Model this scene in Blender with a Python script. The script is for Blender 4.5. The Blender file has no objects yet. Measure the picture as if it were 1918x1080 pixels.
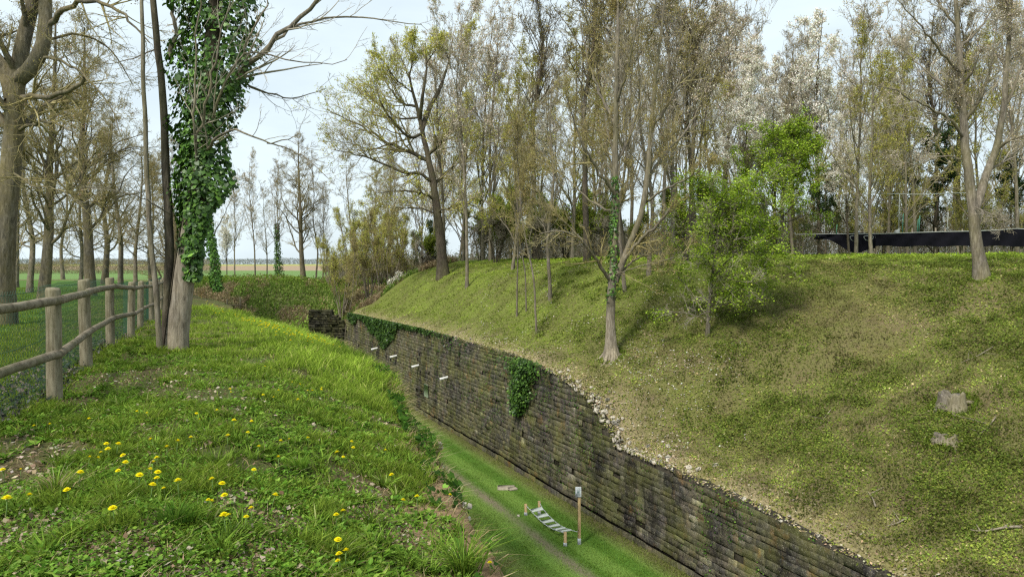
import bpy, math
import numpy as np

R = math.radians
scene = bpy.context.scene
COL = scene.collection
rng = np.random.default_rng(11)

# ------------------------------------------------------------------ camera
F, CX, HY = 1350.0, 959.0, 497.0          # focal length, centre column, horizon row of the 1918 px photograph
cam_d = bpy.data.cameras.new("camera")
cam_d.sensor_width = 36.0
cam_d.lens = F / 1918.0 * 36.0
cam_d.shift_y = -43.0 / 1918.0
cam_d.clip_start = 0.1
cam_d.clip_end = 9000.0
cam = bpy.data.objects.new("camera", cam_d)
cam.location = (0, 0, 0)
cam.rotation_euler = (R(90), 0, 0)
COL.objects.link(cam)
scene.camera = cam

# ------------------------------------------------------------------ sky
SUN_EL, SUN_AZ = 48.0, 215.0              # azimuth from +Y clockwise: high, behind and to the left of the viewer
world = bpy.data.worlds.new("World")
scene.world = world
world.use_nodes = True
wn, wl = world.node_tree.nodes, world.node_tree.links
wn.clear()
w_out = wn.new("ShaderNodeOutputWorld")
w_bg = wn.new("ShaderNodeBackground")
w_sky = wn.new("ShaderNodeTexSky")
w_sky.sky_type = 'NISHITA'
w_sky.sun_disc = False
w_sky.sun_elevation = R(SUN_EL)
w_sky.sun_rotation = R(SUN_AZ)
w_sky.air_density = 1.0
w_sky.dust_density = 2.0
w_tc = wn.new("ShaderNodeTexCoord")
w_map = wn.new("ShaderNodeMapping")
w_map.inputs['Scale'].default_value = (1.4, 1.4, 4.2)
w_noise = wn.new("ShaderNodeTexNoise")
w_noise.inputs['Scale'].default_value = 1.7
w_noise.inputs['Detail'].default_value = 7
w_noise.inputs['Roughness'].default_value = 0.55
w_ramp = wn.new("ShaderNodeValToRGB")
w_ramp.color_ramp.elements[0].position = 0.36
w_ramp.color_ramp.elements[0].color = (0.74, 0.74, 0.74, 1)
w_ramp.color_ramp.elements[1].position = 0.62
w_ramp.color_ramp.elements[1].color = (0.98, 0.98, 0.98, 1)
w_mix = wn.new("ShaderNodeMixRGB")
w_mix.inputs[2].default_value = (7.6, 8.8, 9.4, 1)     # thin bright cloud
w_bg.inputs['Strength'].default_value = 0.085
wl.new(w_tc.outputs['Generated'], w_map.inputs['Vector'])
wl.new(w_map.outputs['Vector'], w_noise.inputs['Vector'])
wl.new(w_noise.outputs['Fac'], w_ramp.inputs['Fac'])
wl.new(w_ramp.outputs['Color'], w_mix.inputs[0])
wl.new(w_sky.outputs['Color'], w_mix.inputs[1])
wl.new(w_mix.outputs['Color'], w_bg.inputs['Color'])
wl.new(w_bg.outputs['Background'], w_out.inputs['Surface'])

sun_d = bpy.data.lights.new("sun", 'SUN')
sun_d.energy = 3.3
sun_d.angle = R(12)
sun_d.color = (1.0, 0.95, 0.86)
sun = bpy.data.objects.new("sun", sun_d)
sun.rotation_euler = (R(90 - SUN_EL), 0, R(180 - SUN_AZ))
COL.objects.link(sun)

scene.view_settings.view_transform = 'Standard'
scene.view_settings.look = 'None'
scene.view_settings.gamma = 1
scene.view_settings.exposure = 0.50
scene.render.engine = 'CYCLES'
scene.cycles.max_bounces = 4
scene.cycles.diffuse_bounces = 2
scene.cycles.glossy_bounces = 1
scene.cycles.transmission_bounces = 2
scene.cycles.use_denoising = False
scene.cycles.filter_width = 1.3


# ------------------------------------------------------------------ numeric helpers
def _h(ix, iy, s):
    v = np.sin(ix * 127.1 + iy * 311.7 + s * 74.7) * 43758.5453
    return v - np.floor(v)


def noise(x, y, sc=1.0, seed=0, octv=3):
    x = np.asarray(x, float) / sc
    y = np.asarray(y, float) / sc
    tot, amp, out = 0, 1.0, 0
    for o in range(octv):
        ix, iy = np.floor(x), np.floor(y)
        fx, fy = x - ix, y - iy
        fx, fy = fx * fx * (3 - 2 * fx), fy * fy * (3 - 2 * fy)
        a, b = _h(ix, iy, seed + o), _h(ix + 1, iy, seed + o)
        c, d = _h(ix, iy + 1, seed + o), _h(ix + 1, iy + 1, seed + o)
        out = out + amp * ((a * (1 - fx) + b * fx) * (1 - fy) + (c * (1 - fx) + d * fx) * fy)
        tot += amp
        amp *= 0.5
        x, y = x * 2.03 + 5.1, y * 2.03 + 3.7
    return out / tot


def sm(t):
    t = np.clip(t, 0, 1)
    return t * t * (3 - 2 * t)


K = 0.465                                  # the ditch runs along x = c - K*y
CW = 13.3                                  # c of the wall face
WN = np.array([-1.0, -K]) / math.hypot(1, K)     # horizontal normal of the wall face, into the ditch


def wall_top(y):
    return np.interp(y, [0, 13.6, 16.8, 21.9, 22.5, 23.4, 25.3, 29, 38, 56.4, 60],
                     [-5.95, -5.86, -5.56, -5.50, -5.0, -4.32, -3.85, -3.55, -3.47, -3.72, -3.8])


def edge_c(y):
    return np.interp(y, [-20, 0, 4, 5.2, 9, 12.7, 17.9, 21, 26, 40, 56, 62, 72],
                     [1.0, 1.6, 2.0, 2.15, 3.1, 3.8, 4.2, 3.75, 2.9, 2.6, 0.4, -3, -8])


def G(x, y):
    """height of the ground, relative to the viewer's eye"""
    x = np.asarray(x, float)
    y = np.asarray(y, float)
    c = x + K * y
    ce = edge_c(y) + 0.35 * (noise(y, x * 0, 1.3, 3, 2) - 0.5)
    zt = np.interp(y, [-10, 0, 7.6, 12.4, 15.6, 20, 30, 45, 60], [-1.6, -1.5, -1.42, -1.45, -1.56, -1.65, -1.72, -1.8, -1.85])
    drop = np.interp(y, [0, 5, 9, 13, 20, 40], [0.45, 0.5, 0.75, 0.5, 0.35, 0.25])
    left = zt - drop * sm((c - ce + 2.3) / 2.6) + 0.10 * (noise(x, y, 1.1, 21, 3) - 0.5)
    floor = -8.0 + 0.05 * (noise(x, y, 2.5, 5, 2) - 0.5) + 0 * c
    t = np.clip((c - ce) / 1.7, 0, 1)
    s = np.where(t < 1, t ** 0.85, 1.0)
    zl = left * (1 - s) + floor * s
    e = sm((y - 59.5) / 12.5)
    top_end = -1.5
    zm = zl * (1 - e) + top_end * e + e * (1 - e) * 1.4 * (noise(x, y, 3.5, 8, 3) - 0.5)
    # rampart on the right
    p = (c - CW) / 1.103
    T = wall_top(y)
    P = 0.40
    fa = np.interp(p, [0, .5, 1.5, 5, 8, 12.4, 20, 28], [0, .01, .05, .27, .50, .80, .955, 1.0])
    fb = np.interp(p, [0, .5, 1, 2, 3.2, 4.6, 6, 8, 12], [0, .02, .06, .17, .42, .70, .84, .95, 1.0])
    w = sm((y - 21) / 17)
    f = fa * (1 - w) + fb * w
    hill = T + (P - T) * f + 0.05 - 0.12 * sm((0.75 - p) / 0.4)
    hill = hill + 0.24 * (noise(x, y, 3.2, 31, 3) - 0.5) * sm((p - .8) / 3)
    hill = hill + 0.13 * (noise(x, y, .75, 37, 2) - .5) * sm((p - .8) / 2)
    low = np.interp(y, [0, 62, 76], [-3.4, -3.3, -1.6])
    yend = 57 + np.clip(p - 5, 0, 30) * 0.9
    hw = 1 - sm((y - yend) / 4.0)
    hill = low + (hill - low) * hw
    wd = sm((y - 56.4) / 2.0) * 2.2 + 1e-4
    z = zm + (hill - zm) * sm((c - (CW + 0.40) + wd) / (2 * wd))
    # the fields beyond
    far = np.interp(np.abs(y), [0, 90, 200, 300, 500, 900, 3000, 8000], [0, 0, -.35, .3, 2.0, 3.4, 5.5, 6])
    far = far + np.where(y > 120, 1.2 * (noise(x, y, 160, 14, 2) - .5) * sm((y - 120) / 300), 0)
    return z + far


def W(px, py, D):
    return np.array([D * (px - CX) / F, D, D * (HY - py) / F])


def hit(px, py, dmin=2.5, dmax=400):
    D = np.exp(np.linspace(math.log(dmin), math.log(dmax), 5000))
    x = D * (px - CX) / F
    z = D * (HY - py) / F
    g = G(x, D)
    k = np.nonzero(z < g)[0]
    d = D[k[0]] if len(k) else 100.0
    xx = d * (px - CX) / F
    return np.array([xx, d, float(G(xx, d))])


# ------------------------------------------------------------------ mesh helpers
def mk_mesh(name, v, faces, col=None, smooth=False):
    """v (N,3); faces: list of int arrays (M,k) of any k; col (N,3) per vertex"""
    v = np.asarray(v, np.float32)
    if not isinstance(faces, (list, tuple)):
        faces = [faces]
    faces = [np.asarray(f, np.int32) for f in faces if len(f)]
    m = bpy.data.meshes.new(name)
    nl = sum(f.size for f in faces)
    nf = sum(len(f) for f in faces)
    m.vertices.add(len(v))
    m.vertices.foreach_set("co", v.ravel())
    m.loops.add(nl)
    m.loops.foreach_set("vertex_index", np.concatenate([f.ravel() for f in faces]))
    m.polygons.add(nf)
    tot = np.concatenate([np.full(len(f), f.shape[1], np.int32) for f in faces])
    st = np.concatenate([[0], np.cumsum(tot)[:-1]]).astype(np.int32)
    m.polygons.foreach_set("loop_start", st)
    m.polygons.foreach_set("loop_total", tot)
    if smooth:
        m.polygons.foreach_set("use_smooth", np.ones(nf, bool))
    m.update(calc_edges=True)
    if col is not None:
        a = m.color_attributes.new("Col", 'FLOAT_COLOR', 'POINT')
        cc = np.ones((len(v), 4), np.float32)
        cc[:, :3] = np.clip(col, 0, 1)
        a.data.foreach_set("color", cc.ravel())
    return m


def obj(name, mesh, mat=None, parent=None, loc=None):
    o = bpy.data.objects.new(name, mesh)
    if mat is not None and mesh is not None:
        mesh.materials.append(mat)
    COL.objects.link(o)
    if parent is not None:
        o.parent = parent
    if loc is not None:
        o.location = loc
    return o


def tag(o, label=None, cat=None, group=None, kind=None):
    if label:
        o['label'] = label
    if cat:
        o['category'] = cat
    if group:
        o['group'] = group
    if kind:
        o['kind'] = kind
    return o


def thing(name, label, cat, loc=(0, 0, 0), rz=0.0, group=None):
    o = bpy.data.objects.new(name, None)
    o.empty_display_size = 0.2
    COL.objects.link(o)
    o.location = loc
    o.rotation_euler = (0, 0, rz)
    return tag(o, label, cat, group)


def dup(root, loc, rz=0.0, sc=1.0, label=None, group=None):
    r = root.copy()
    COL.objects.link(r)
    r.location = loc
    r.rotation_euler = (0, 0, rz)
    r.scale = (sc, sc, sc)
    if label:
        r['label'] = label
    if group:
        r['group'] = group
    for ch in list(root.children):
        c = ch.copy()
        COL.objects.link(c)
        c.parent = r
    return r


class MB:
    """collects shapes into one mesh"""
    def __init__(s):
        s.v, s.q, s.t, s.n, s.c = [], [], [], 0, []

    def add(s, v, quads=None, tris=None, col=(1, 1, 1)):
        v = np.asarray(v, float).reshape(-1, 3)
        s.v.append(v)
        s.c.append(np.broadcast_to(np.asarray(col, float), v.shape))
        if quads is not None and len(quads):
            s.q.append(np.asarray(quads) + s.n)
        if tris is not None and len(tris):
            s.t.append(np.asarray(tris) + s.n)
        s.n += len(v)

    def box(s, c, sx, sy, sz, ax=None, bev=0.0, col=(1, 1, 1)):
        """box with chamfered edges; ax = 3x3 rows are the local axes"""
        ax = np.eye(3) if ax is None else np.asarray(ax, float)
        h = np.array([sx, sy, sz]) / 2
        b = min(bev, h.min() * .45) if bev else h.min() * .08
        vs = []
        for sgx in (-1, 1):
            for sgy in (-1, 1):
                for sgz in (-1, 1):
                    sg = np.array([sgx, sgy, sgz])
                    for k in range(3):
                        q = sg * (h - b)
                        q[k] = sg[k] * h[k]
                        vs.append(q)
        vs = np.array(vs)

        def vid(a, b_, c_, k):
            return (((a > 0) * 2 + (b_ > 0)) * 2 + (c_ > 0)) * 3 + k
        quads, tris = [], []
        for k in range(3):
            o = [i for i in range(3) if i != k]
            for sg in (-1, 1):
                ring = []
                for (p, q) in ((-1, -1), (1, -1), (1, 1), (-1, 1)):
                    d = [0, 0, 0]
                    d[k], d[o[0]], d[o[1]] = sg, p, q
                    ring.append(vid(*d, k))
                if (sg > 0) != (k != 1):
                    ring = ring[::-1]
                quads.append(ring)
        for k in range(3):
            o = [i for i in range(3) if i != k]
            for p in (-1, 1):
                for q in (-1, 1):
                    d0, d1 = [0, 0, 0], [0, 0, 0]
                    d0[k], d1[k] = -1, 1
                    d0[o[0]] = d1[o[0]] = p
                    d0[o[1]] = d1[o[1]] = q
                    quads.append([vid(*d0, o[0]), vid(*d1, o[0]), vid(*d1, o[1]), vid(*d0, o[1])])
        for a in (-1, 1):
            for b_ in (-1, 1):
                for c_ in (-1, 1):
                    tris.append([vid(a, b_, c_, 0), vid(a, b_, c_, 1), vid(a, b_, c_, 2)])
        s.add(vs @ ax + np.asarray(c, float), quads, tris, col)

    def tube(s, pts, rad, n=8, cap=True, col=(1, 1, 1)):
        v, q, caps = tubes(np.asarray(pts, float)[None], np.atleast_1d(rad) * np.ones(len(pts)) if np.ndim(rad) else np.full(len(pts), rad), n, cap)
        s.add(v, q, caps, col)

    def build(s, name, mat=None, parent=None, loc=None, smooth=False, usecol=False):
        v = np.concatenate(s.v)
        fs = []
        if s.q:
            fs.append(np.concatenate(s.q))
        if s.t:
            fs.append(np.concatenate(s.t))
        m = mk_mesh(name, v, fs, np.concatenate(s.c) if usecol else None, smooth)
        return obj(name, m, mat, parent, loc)


def tubes(P, Rr, n=5, cap=False):
    """P (N,K,3) polylines, Rr (N,K) or (K,) radii -> verts, quads, tris"""
    N, Kp, _ = P.shape
    Rr = np.broadcast_to(Rr, (N, Kp))
    T = np.empty_like(P)
    T[:, 1:-1] = P[:, 2:] - P[:, :-2]
    T[:, 0] = P[:, 1] - P[:, 0]
    T[:, -1] = P[:, -1] - P[:, -2]
    T /= np.linalg.norm(T, axis=2, keepdims=True) + 1e-9
    mean = P[:, -1] - P[:, 0]
    mean /= np.linalg.norm(mean, axis=1, keepdims=True) + 1e-9
    ref = np.where(np.abs(mean[:, 2:3]) > 0.8, np.array([[1.0, 0, 0]]), np.array([[0, 0, 1.0]]))[:, None, :]
    U = np.cross(T, ref)
    U /= np.linalg.norm(U, axis=2, keepdims=True) + 1e-9
    V = np.cross(T, U)
    a = np.arange(n) * 2 * math.pi / n
    ring = (P[:, :, None, :] + Rr[:, :, None, None] * (np.cos(a)[None, None, :, None] * U[:, :, None, :] + np.sin(a)[None, None, :, None] * V[:, :, None, :]))
    v = ring.reshape(-1, 3)
    base = (np.arange(N) * Kp * n)[:, None, None]
    k = (np.arange(Kp - 1) * n)[None, :, None]
    j = np.arange(n)[None, None, :]
    j2 = (np.arange(n) + 1) % n
    j2 = j2[None, None, :]
    q = np.stack([base + k + j, base + k + j2, base + k + n + j2, base + k + n + j], -1).reshape(-1, 4)
    tr = []
    if cap:
        extra = P[:, -1] + T[:, -1] * 0
        e0 = P[:, 0]
        nb = len(v)
        v = np.concatenate([v, extra, e0])
        jj = np.arange(n)
        for i in range(N):
            o = i * Kp * n + (Kp - 1) * n
            tr.append(np.stack([o + jj, o + (jj + 1) % n, np.full(n, nb + i)], 1))
            o = i * Kp * n
            tr.append(np.stack([o + (jj + 1) % n, o + jj, np.full(n, nb + N + i)], 1))
        tr = np.concatenate(tr)
    return v, q, tr


# ------------------------------------------------------------------ materials
def nt(name):
    m = bpy.data.materials.new(name)
    m.use_nodes = True
    n, l = m.node_tree.nodes, m.node_tree.links
    n.clear()
    out = n.new("ShaderNodeOutputMaterial")
    return m, n, l, out


def pnoise(n, l, scale, detail=4, vec=None, rough=.6, dist=0.0):
    t = n.new("ShaderNodeTexNoise")
    t.inputs['Scale'].default_value = scale
    t.inputs['Detail'].default_value = detail
    t.inputs['Roughness'].default_value = rough
    t.inputs['Distortion'].default_value = dist
    if vec is not None:
        l.new(vec, t.inputs['Vector'])
    return t


def ramp(n, l, src, stops):
    r = n.new("ShaderNodeValToRGB")
    e = r.color_ramp.elements
    while len(e) < len(stops):
        e.new(0.5)
    for k, (p, c) in enumerate(stops):
        e[k].position = p
        e[k].color = (*c, 1) if len(c) == 3 else c
    l.new(src, r.inputs['Fac'])
    return r


def mixc(n, l, fac, a, b, mode='MIX'):
    m = n.new("ShaderNodeMixRGB")
    m.blend_type = mode
    for i, s in ((0, fac), (1, a), (2, b)):
        if isinstance(s, (int, float)):
            m.inputs[i].default_value = s
        elif isinstance(s, tuple):
            m.inputs[i].default_value = (*s, 1)
        else:
            l.new(s, m.inputs[i])
    return m.outputs[0]


def coords(n, l, scale=(1, 1, 1), kind='Object'):
    tc = n.new("ShaderNodeTexCoord")
    mp = n.new("ShaderNodeMapping")
    mp.inputs['Scale'].default_value = scale
    l.new(tc.outputs[kind], mp.inputs['Vector'])
    return mp.outputs['Vector']


def bump(n, l, h, strength=.5, dist=.02):
    b = n.new("ShaderNodeBump")
    b.inputs['Strength'].default_value = strength
    b.inputs['Distance'].default_value = dist
    l.new(h, b.inputs['Height'])
    return b.outputs['Normal']


def prin(n, l, out, col, rough=.85, normal=None, spec=.2, metal=0.0):
    p = n.new("ShaderNodeBsdfPrincipled")
    if isinstance(col, tuple):
        p.inputs['Base Color'].default_value = (*col, 1)
    else:
        l.new(col, p.inputs['Base Color'])
    p.inputs['Roughness'].default_value = rough
    p.inputs['Specular IOR Level'].default_value = spec
    p.inputs['Metallic'].default_value = metal
    if normal is not None:
        l.new(normal, p.inputs['Normal'])
    l.new(p.outputs[0], out.inputs['Surface'])
    return p


def m_leaf(name, tl=.35, gloss=0.0):
    """leaf or blade: colour from the mesh, light passes through"""
    m, n, l, out = nt(name)
    a = n.new("ShaderNodeAttribute")
    a.attribute_name = "Col"
    d = n.new("ShaderNodeBsdfDiffuse")
    t = n.new("ShaderNodeBsdfTranslucent")
    l.new(a.outputs['Color'], d.inputs['Color'])
    c = mixc(n, l, 1.0, a.outputs['Color'], (1.0, 1.0, .7), 'MULTIPLY')
    l.new(c, t.inputs['Color'])
    x = n.new("ShaderNodeMixShader")
    x.inputs[0].default_value = tl
    l.new(d.outputs[0], x.inputs[1])
    l.new(t.outputs[0], x.inputs[2])
    src = x.outputs[0]
    if gloss:
        g = n.new("ShaderNodeBsdfGlossy")
        g.inputs['Roughness'].default_value = .42
        g.inputs['Color'].default_value = (.9, .95, .9, 1)
        y = n.new("ShaderNodeMixShader")
        y.inputs[0].default_value = gloss
        l.new(src, y.inputs[1])
        l.new(g.outputs[0], y.inputs[2])
        src = y.outputs[0]
    l.new(src, out.inputs['Surface'])
    return m


def m_bark(name, c0, c1, c2, vs=(6, 6, 1.2), moss=None, mossamt=.5):
    m, n, l, out = nt(name)
    v = coords(n, l, vs)
    t = pnoise(n, l, 3.0, 6, v, .65, .4)
    r = ramp(n, l, t.outputs['Fac'], [(.30, c0), (.5, c1), (.72, c2)])
    v2 = coords(n, l, (1, 1, .6))
    t2 = pnoise(n, l, 1.3, 5, v2)
    r2 = ramp(n, l, t2.outputs['Fac'], [(.35, (.62, .62, .62)), (.65, (1.15, 1.12, 1.05))])
    c = mixc(n, l, 1.0, r.outputs[0], r2.outputs[0], 'MULTIPLY')
    if moss:
        t3 = pnoise(n, l, .9, 5, v2, .7)
        r3 = ramp(n, l, t3.outputs['Fac'], [(.5 - .22 * mossamt, (0, 0, 0)), (.72 - .2 * mossamt, (mossamt,) * 3)])
        c = mixc(n, l, r3.outputs[0], c, moss)
    prin(n, l, out, c, .9, bump(n, l, t.outputs['Fac'], .9, .03), .1)
    return m


def m_plain(name, col, rough=.6, var=.25, scale=8, spec=.3, metal=0.0, bs=.2):
    m, n, l, out = nt(name)
    v = coords(n, l)
    t = pnoise(n, l, scale, 5, v)
    r = ramp(n, l, t.outputs['Fac'], [(.3, tuple(x * (1 - var) for x in col)), (.7, tuple(min(1, x * (1 + var)) for x in col))])
    prin(n, l, out, r.outputs[0], rough, bump(n, l, t.outputs['Fac'], bs, .005), spec, metal)
    return m


def m_ground():
    m, n, l, out = nt("ground_cover")
    a = n.new("ShaderNodeAttribute")
    a.attribute_name = "Col"
    b = n.new("ShaderNodeAttribute")
    b.attribute_name = "Col2"
    v = coords(n, l)
    t1 = pnoise(n, l, 7.0, 8, v, .75)
    t2 = pnoise(n, l, .55, 5, v, .6)
    f = n.new("ShaderNodeMath")
    f.operation = 'ADD'
    l.new(t1.outputs['Fac'], f.inputs[0])
    l.new(t2.outputs['Fac'], f.inputs[1])
    r = ramp(n, l, f.outputs[0], [(.0, (0, 0, 0)), (1, (1, 1, 1))])
    mr = n.new("ShaderNodeMapRange")
    mr.inputs['From Min'].default_value = .82
    mr.inputs['From Max'].default_value = 1.22
    l.new(f.outputs[0], mr.inputs['Value'])
    c = mixc(n, l, mr.outputs[0], a.outputs['Color'], b.outputs['Color'])
    t3 = pnoise(n, l, 24.0, 6, v, .8)
    r3 = ramp(n, l, t3.outputs['Fac'], [(.3, (.55, .55, .55)), (.7, (1.35, 1.35, 1.35))])
    c = mixc(n, l, 1.0, c, r3.outputs[0], 'MULTIPLY')
    prin(n, l, out, c, .95, bump(n, l, t1.outputs['Fac'], .7, .06), .05)
    return m


def m_stone():
    m, n, l, out = nt("old_masonry")
    a = n.new("ShaderNodeAttribute")
    a.attribute_name = "Col"
    v = coords(n, l, (1, 1, 1))
    vs = coords(n, l, (1, 1, .22))
    t = pnoise(n, l, 6.5, 9, v, .78, .3)
    r = ramp(n, l, t.outputs['Fac'], [(.30, (.030, .030, .033)), (.42, (.075, .072, .066)), (.54, (.145, .132, .105)), (.66, (.26, .235, .175)), (.77, (.52, .50, .44))])
    ts = pnoise(n, l, 1.1, 6, vs, .65, .5)
    rs = ramp(n, l, ts.outputs['Fac'], [(.38, (.22, .22, .26)), (.50, (.70, .70, .70)), (.64, (1.15, 1.12, 1.0))])
    c = mixc(n, l, 1.0, r.outputs[0], rs.outputs[0], 'MULTIPLY')
    tm = pnoise(n, l, .8, 6, v, .7)
    rm = ramp(n, l, tm.outputs['Fac'], [(.42, (0, 0, 0)), (.60, (.7, .7, .7))])
    c = mixc(n, l, rm.outputs[0], c, (.13, .135, .045))
    to = pnoise(n, l, 1.9, 6, coords(n, l, (1, 1, .8)), .6)
    ro = ramp(n, l, to.outputs['Fac'], [(.58, (0, 0, 0)), (.72, (.6, .6, .6))])
    c = mixc(n, l, ro.outputs[0], c, (.21, .12, .04))
    tp = pnoise(n, l, 30.0, 4, v, .6)
    rp = ramp(n, l, tp.outputs['Fac'], [(.58, (0, 0, 0)), (.70, (.7, .7, .7))])
    c = mixc(n, l, rp.outputs[0], c, (.36, .35, .27))
    c = mixc(n, l, 1.0, c, a.outputs['Color'], 'MULTIPLY')
    tb = pnoise(n, l, 16.0, 8, v, .75)
    prin(n, l, out, c, .93, bump(n, l, tb.outputs['Fac'], 1.0, .05), .08)
    return m


def m_wood(name, c0, c1, vs=(9, 9, 1.0)):
    m, n, l, out = nt(name)
    v = coords(n, l, vs)
    t = pnoise(n, l, 4.0, 7, v, .6, .6)
    r = ramp(n, l, t.outputs['Fac'], [(.32, c0), (.62, c1)])
    t2 = pnoise(n, l, 2.2, 6, coords(n, l), .7)
    r2 = ramp(n, l, t2.outputs['Fac'], [(.46, (0, 0, 0)), (.66, (.75, .75, .75))])
    c = mixc(n, l, r2.outputs[0], r.outputs[0], (.10, .10, .045))
    prin(n, l, out, c, .85, bump(n, l, t.outputs['Fac'], .6, .012), .15)
    return m


M_GROUND = m_ground()
M_STONE = m_stone()
M_MORTAR = m_plain("mortar_earth", (.045, .04, .03), .95, .5, 12, .05)
M_LEAF = m_leaf("leaf", .35)
M_GRASS = m_leaf("grass_blade", .38)
M_IVY = m_leaf("ivy_leaf", .15, .025)
M_PETAL = m_leaf("petal", .3)
M_LITTER = m_leaf("dry_litter", .08)
M_BARK_GREY = m_bark("grey_bark", (.085, .075, .06), (.19, .165, .135), (.33, .30, .25), moss=(.16, .15, .05), mossamt=.45)
M_BARK_DARK = m_bark("dark_bark", (.035, .03, .025), (.085, .07, .055), (.16, .14, .11), moss=(.09, .10, .03), mossamt=.35)
M_BARK_PALE = m_bark("pale_bark", (.10, .085, .065), (.27, .235, .185), (.42, .38, .315), vs=(7, 7, 1.2), moss=(.17, .15, .07), mossamt=.3)
M_BARK_MOSS = m_bark("mossy_bark", (.06, .055, .042), (.135, .12, .092), (.24, .215, .17), moss=(.20, .16, .045), mossamt=.45)
M_TWIG = m_bark("twig_bark", (.23, .205, .17), (.41, .37, .31), (.57, .52, .45), vs=(1, 1, 1), moss=(.17, .15, .05), mossamt=.5)
M_TWIG_OLIVE = m_bark("mossy_twig", (.18, .155, .08), (.34, .30, .165), (.47, .42, .25), vs=(1, 1, 1), moss=(.22, .18, .05), mossamt=.6)
M_TWIG_DARK = m_bark("dark_twig", (.055, .045, .035), (.12, .095, .07), (.19, .16, .12), vs=(1, 1, 1), moss=(.10, .10, .04), mossamt=.4)
M_POST = m_wood("weathered_post", (.12, .10, .06), (.27, .24, .165))
M_RAIL = m_wood("weathered_rail", (.10, .08, .055), (.26, .22, .16), (3, 3, 3))
M_WIRE = m_plain("green_wire", (.03, .085, .05), .5, .2, 20)
M_NET = m_plain("black_net", (.006, .006, .009), .9, .4, 30, .08)
M_ROPE = m_plain("pale_rope", (.30, .32, .30), .7, .2, 30)
M_GREENROPE = m_plain("green_rope", (.06, .20, .14), .7, .2, 30)
M_WHITE = m_plain("white_plastic", (.60, .60, .57), .6, .25, 12)
M_PLAQUE = m_plain("pale_green_board", (.36, .44, .32), .6, .25, 14)
M_METAL = m_plain("galvanised_metal", (.50, .53, .55), .45, .2, 18, .5, .5)
M_PLANK = m_plain("worn_plank", (.50, .54, .49), .6, .15, 14)
M_TIMBER = m_wood("planed_timber", (.34, .23, .11), (.52, .38, .20), (12, 12, 1.5))
M_PAPER = m_plain("sign_sheet", (.55, .58, .58), .6, .1, 10)
M_INK = m_plain("sign_print", (.18, .24, .24), .7, .1, 10)
M_SLAB = m_plain("pale_slab", (.33, .29, .22), .85, .35, 9, .15)
M_RUBBLE = m_plain("pale_rubble", (.42, .38, .31), .9, .4, 6, .1)

# ------------------------------------------------------------------ ground
def lines(segs):
    out = []
    for a, b, s in segs:
        out.append(np.arange(a, b, s))
    return np.concatenate(out)


def geo(a, b, n):
    return np.exp(np.linspace(math.log(a), math.log(b), n))


cl = np.concatenate([-geo(36, 6000, 34)[::-1], np.arange(-35.5, -12, .6), np.arange(-12, 1.0, .16), np.arange(1.0, 7.0, .1),
                     np.arange(7.0, 13.6, .12), [13.6997, 13.7003], np.arange(13.8, 26, .2), np.arange(26, 62, .6), geo(62.5, 6000, 34)])
yl = np.concatenate([np.arange(-20, 0, 1.0), np.arange(0, 24, .16), np.arange(24, 80, .33), geo(80.5, 7000, 60)])
CC, YY = np.meshgrid(cl, yl, indexing='ij')
XX = CC - K * YY
ZZ = G(XX, YY)
nc, ny = CC.shape
gv = np.stack([XX, YY, ZZ], -1).reshape(-1, 3)
ii, jj = np.meshgrid(np.arange(nc - 1), np.arange(ny - 1), indexing='ij')
b0 = (ii * ny + jj).ravel()
gq = np.stack([b0, b0 + ny, b0 + ny + 1, b0 + 1], 1)


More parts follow.
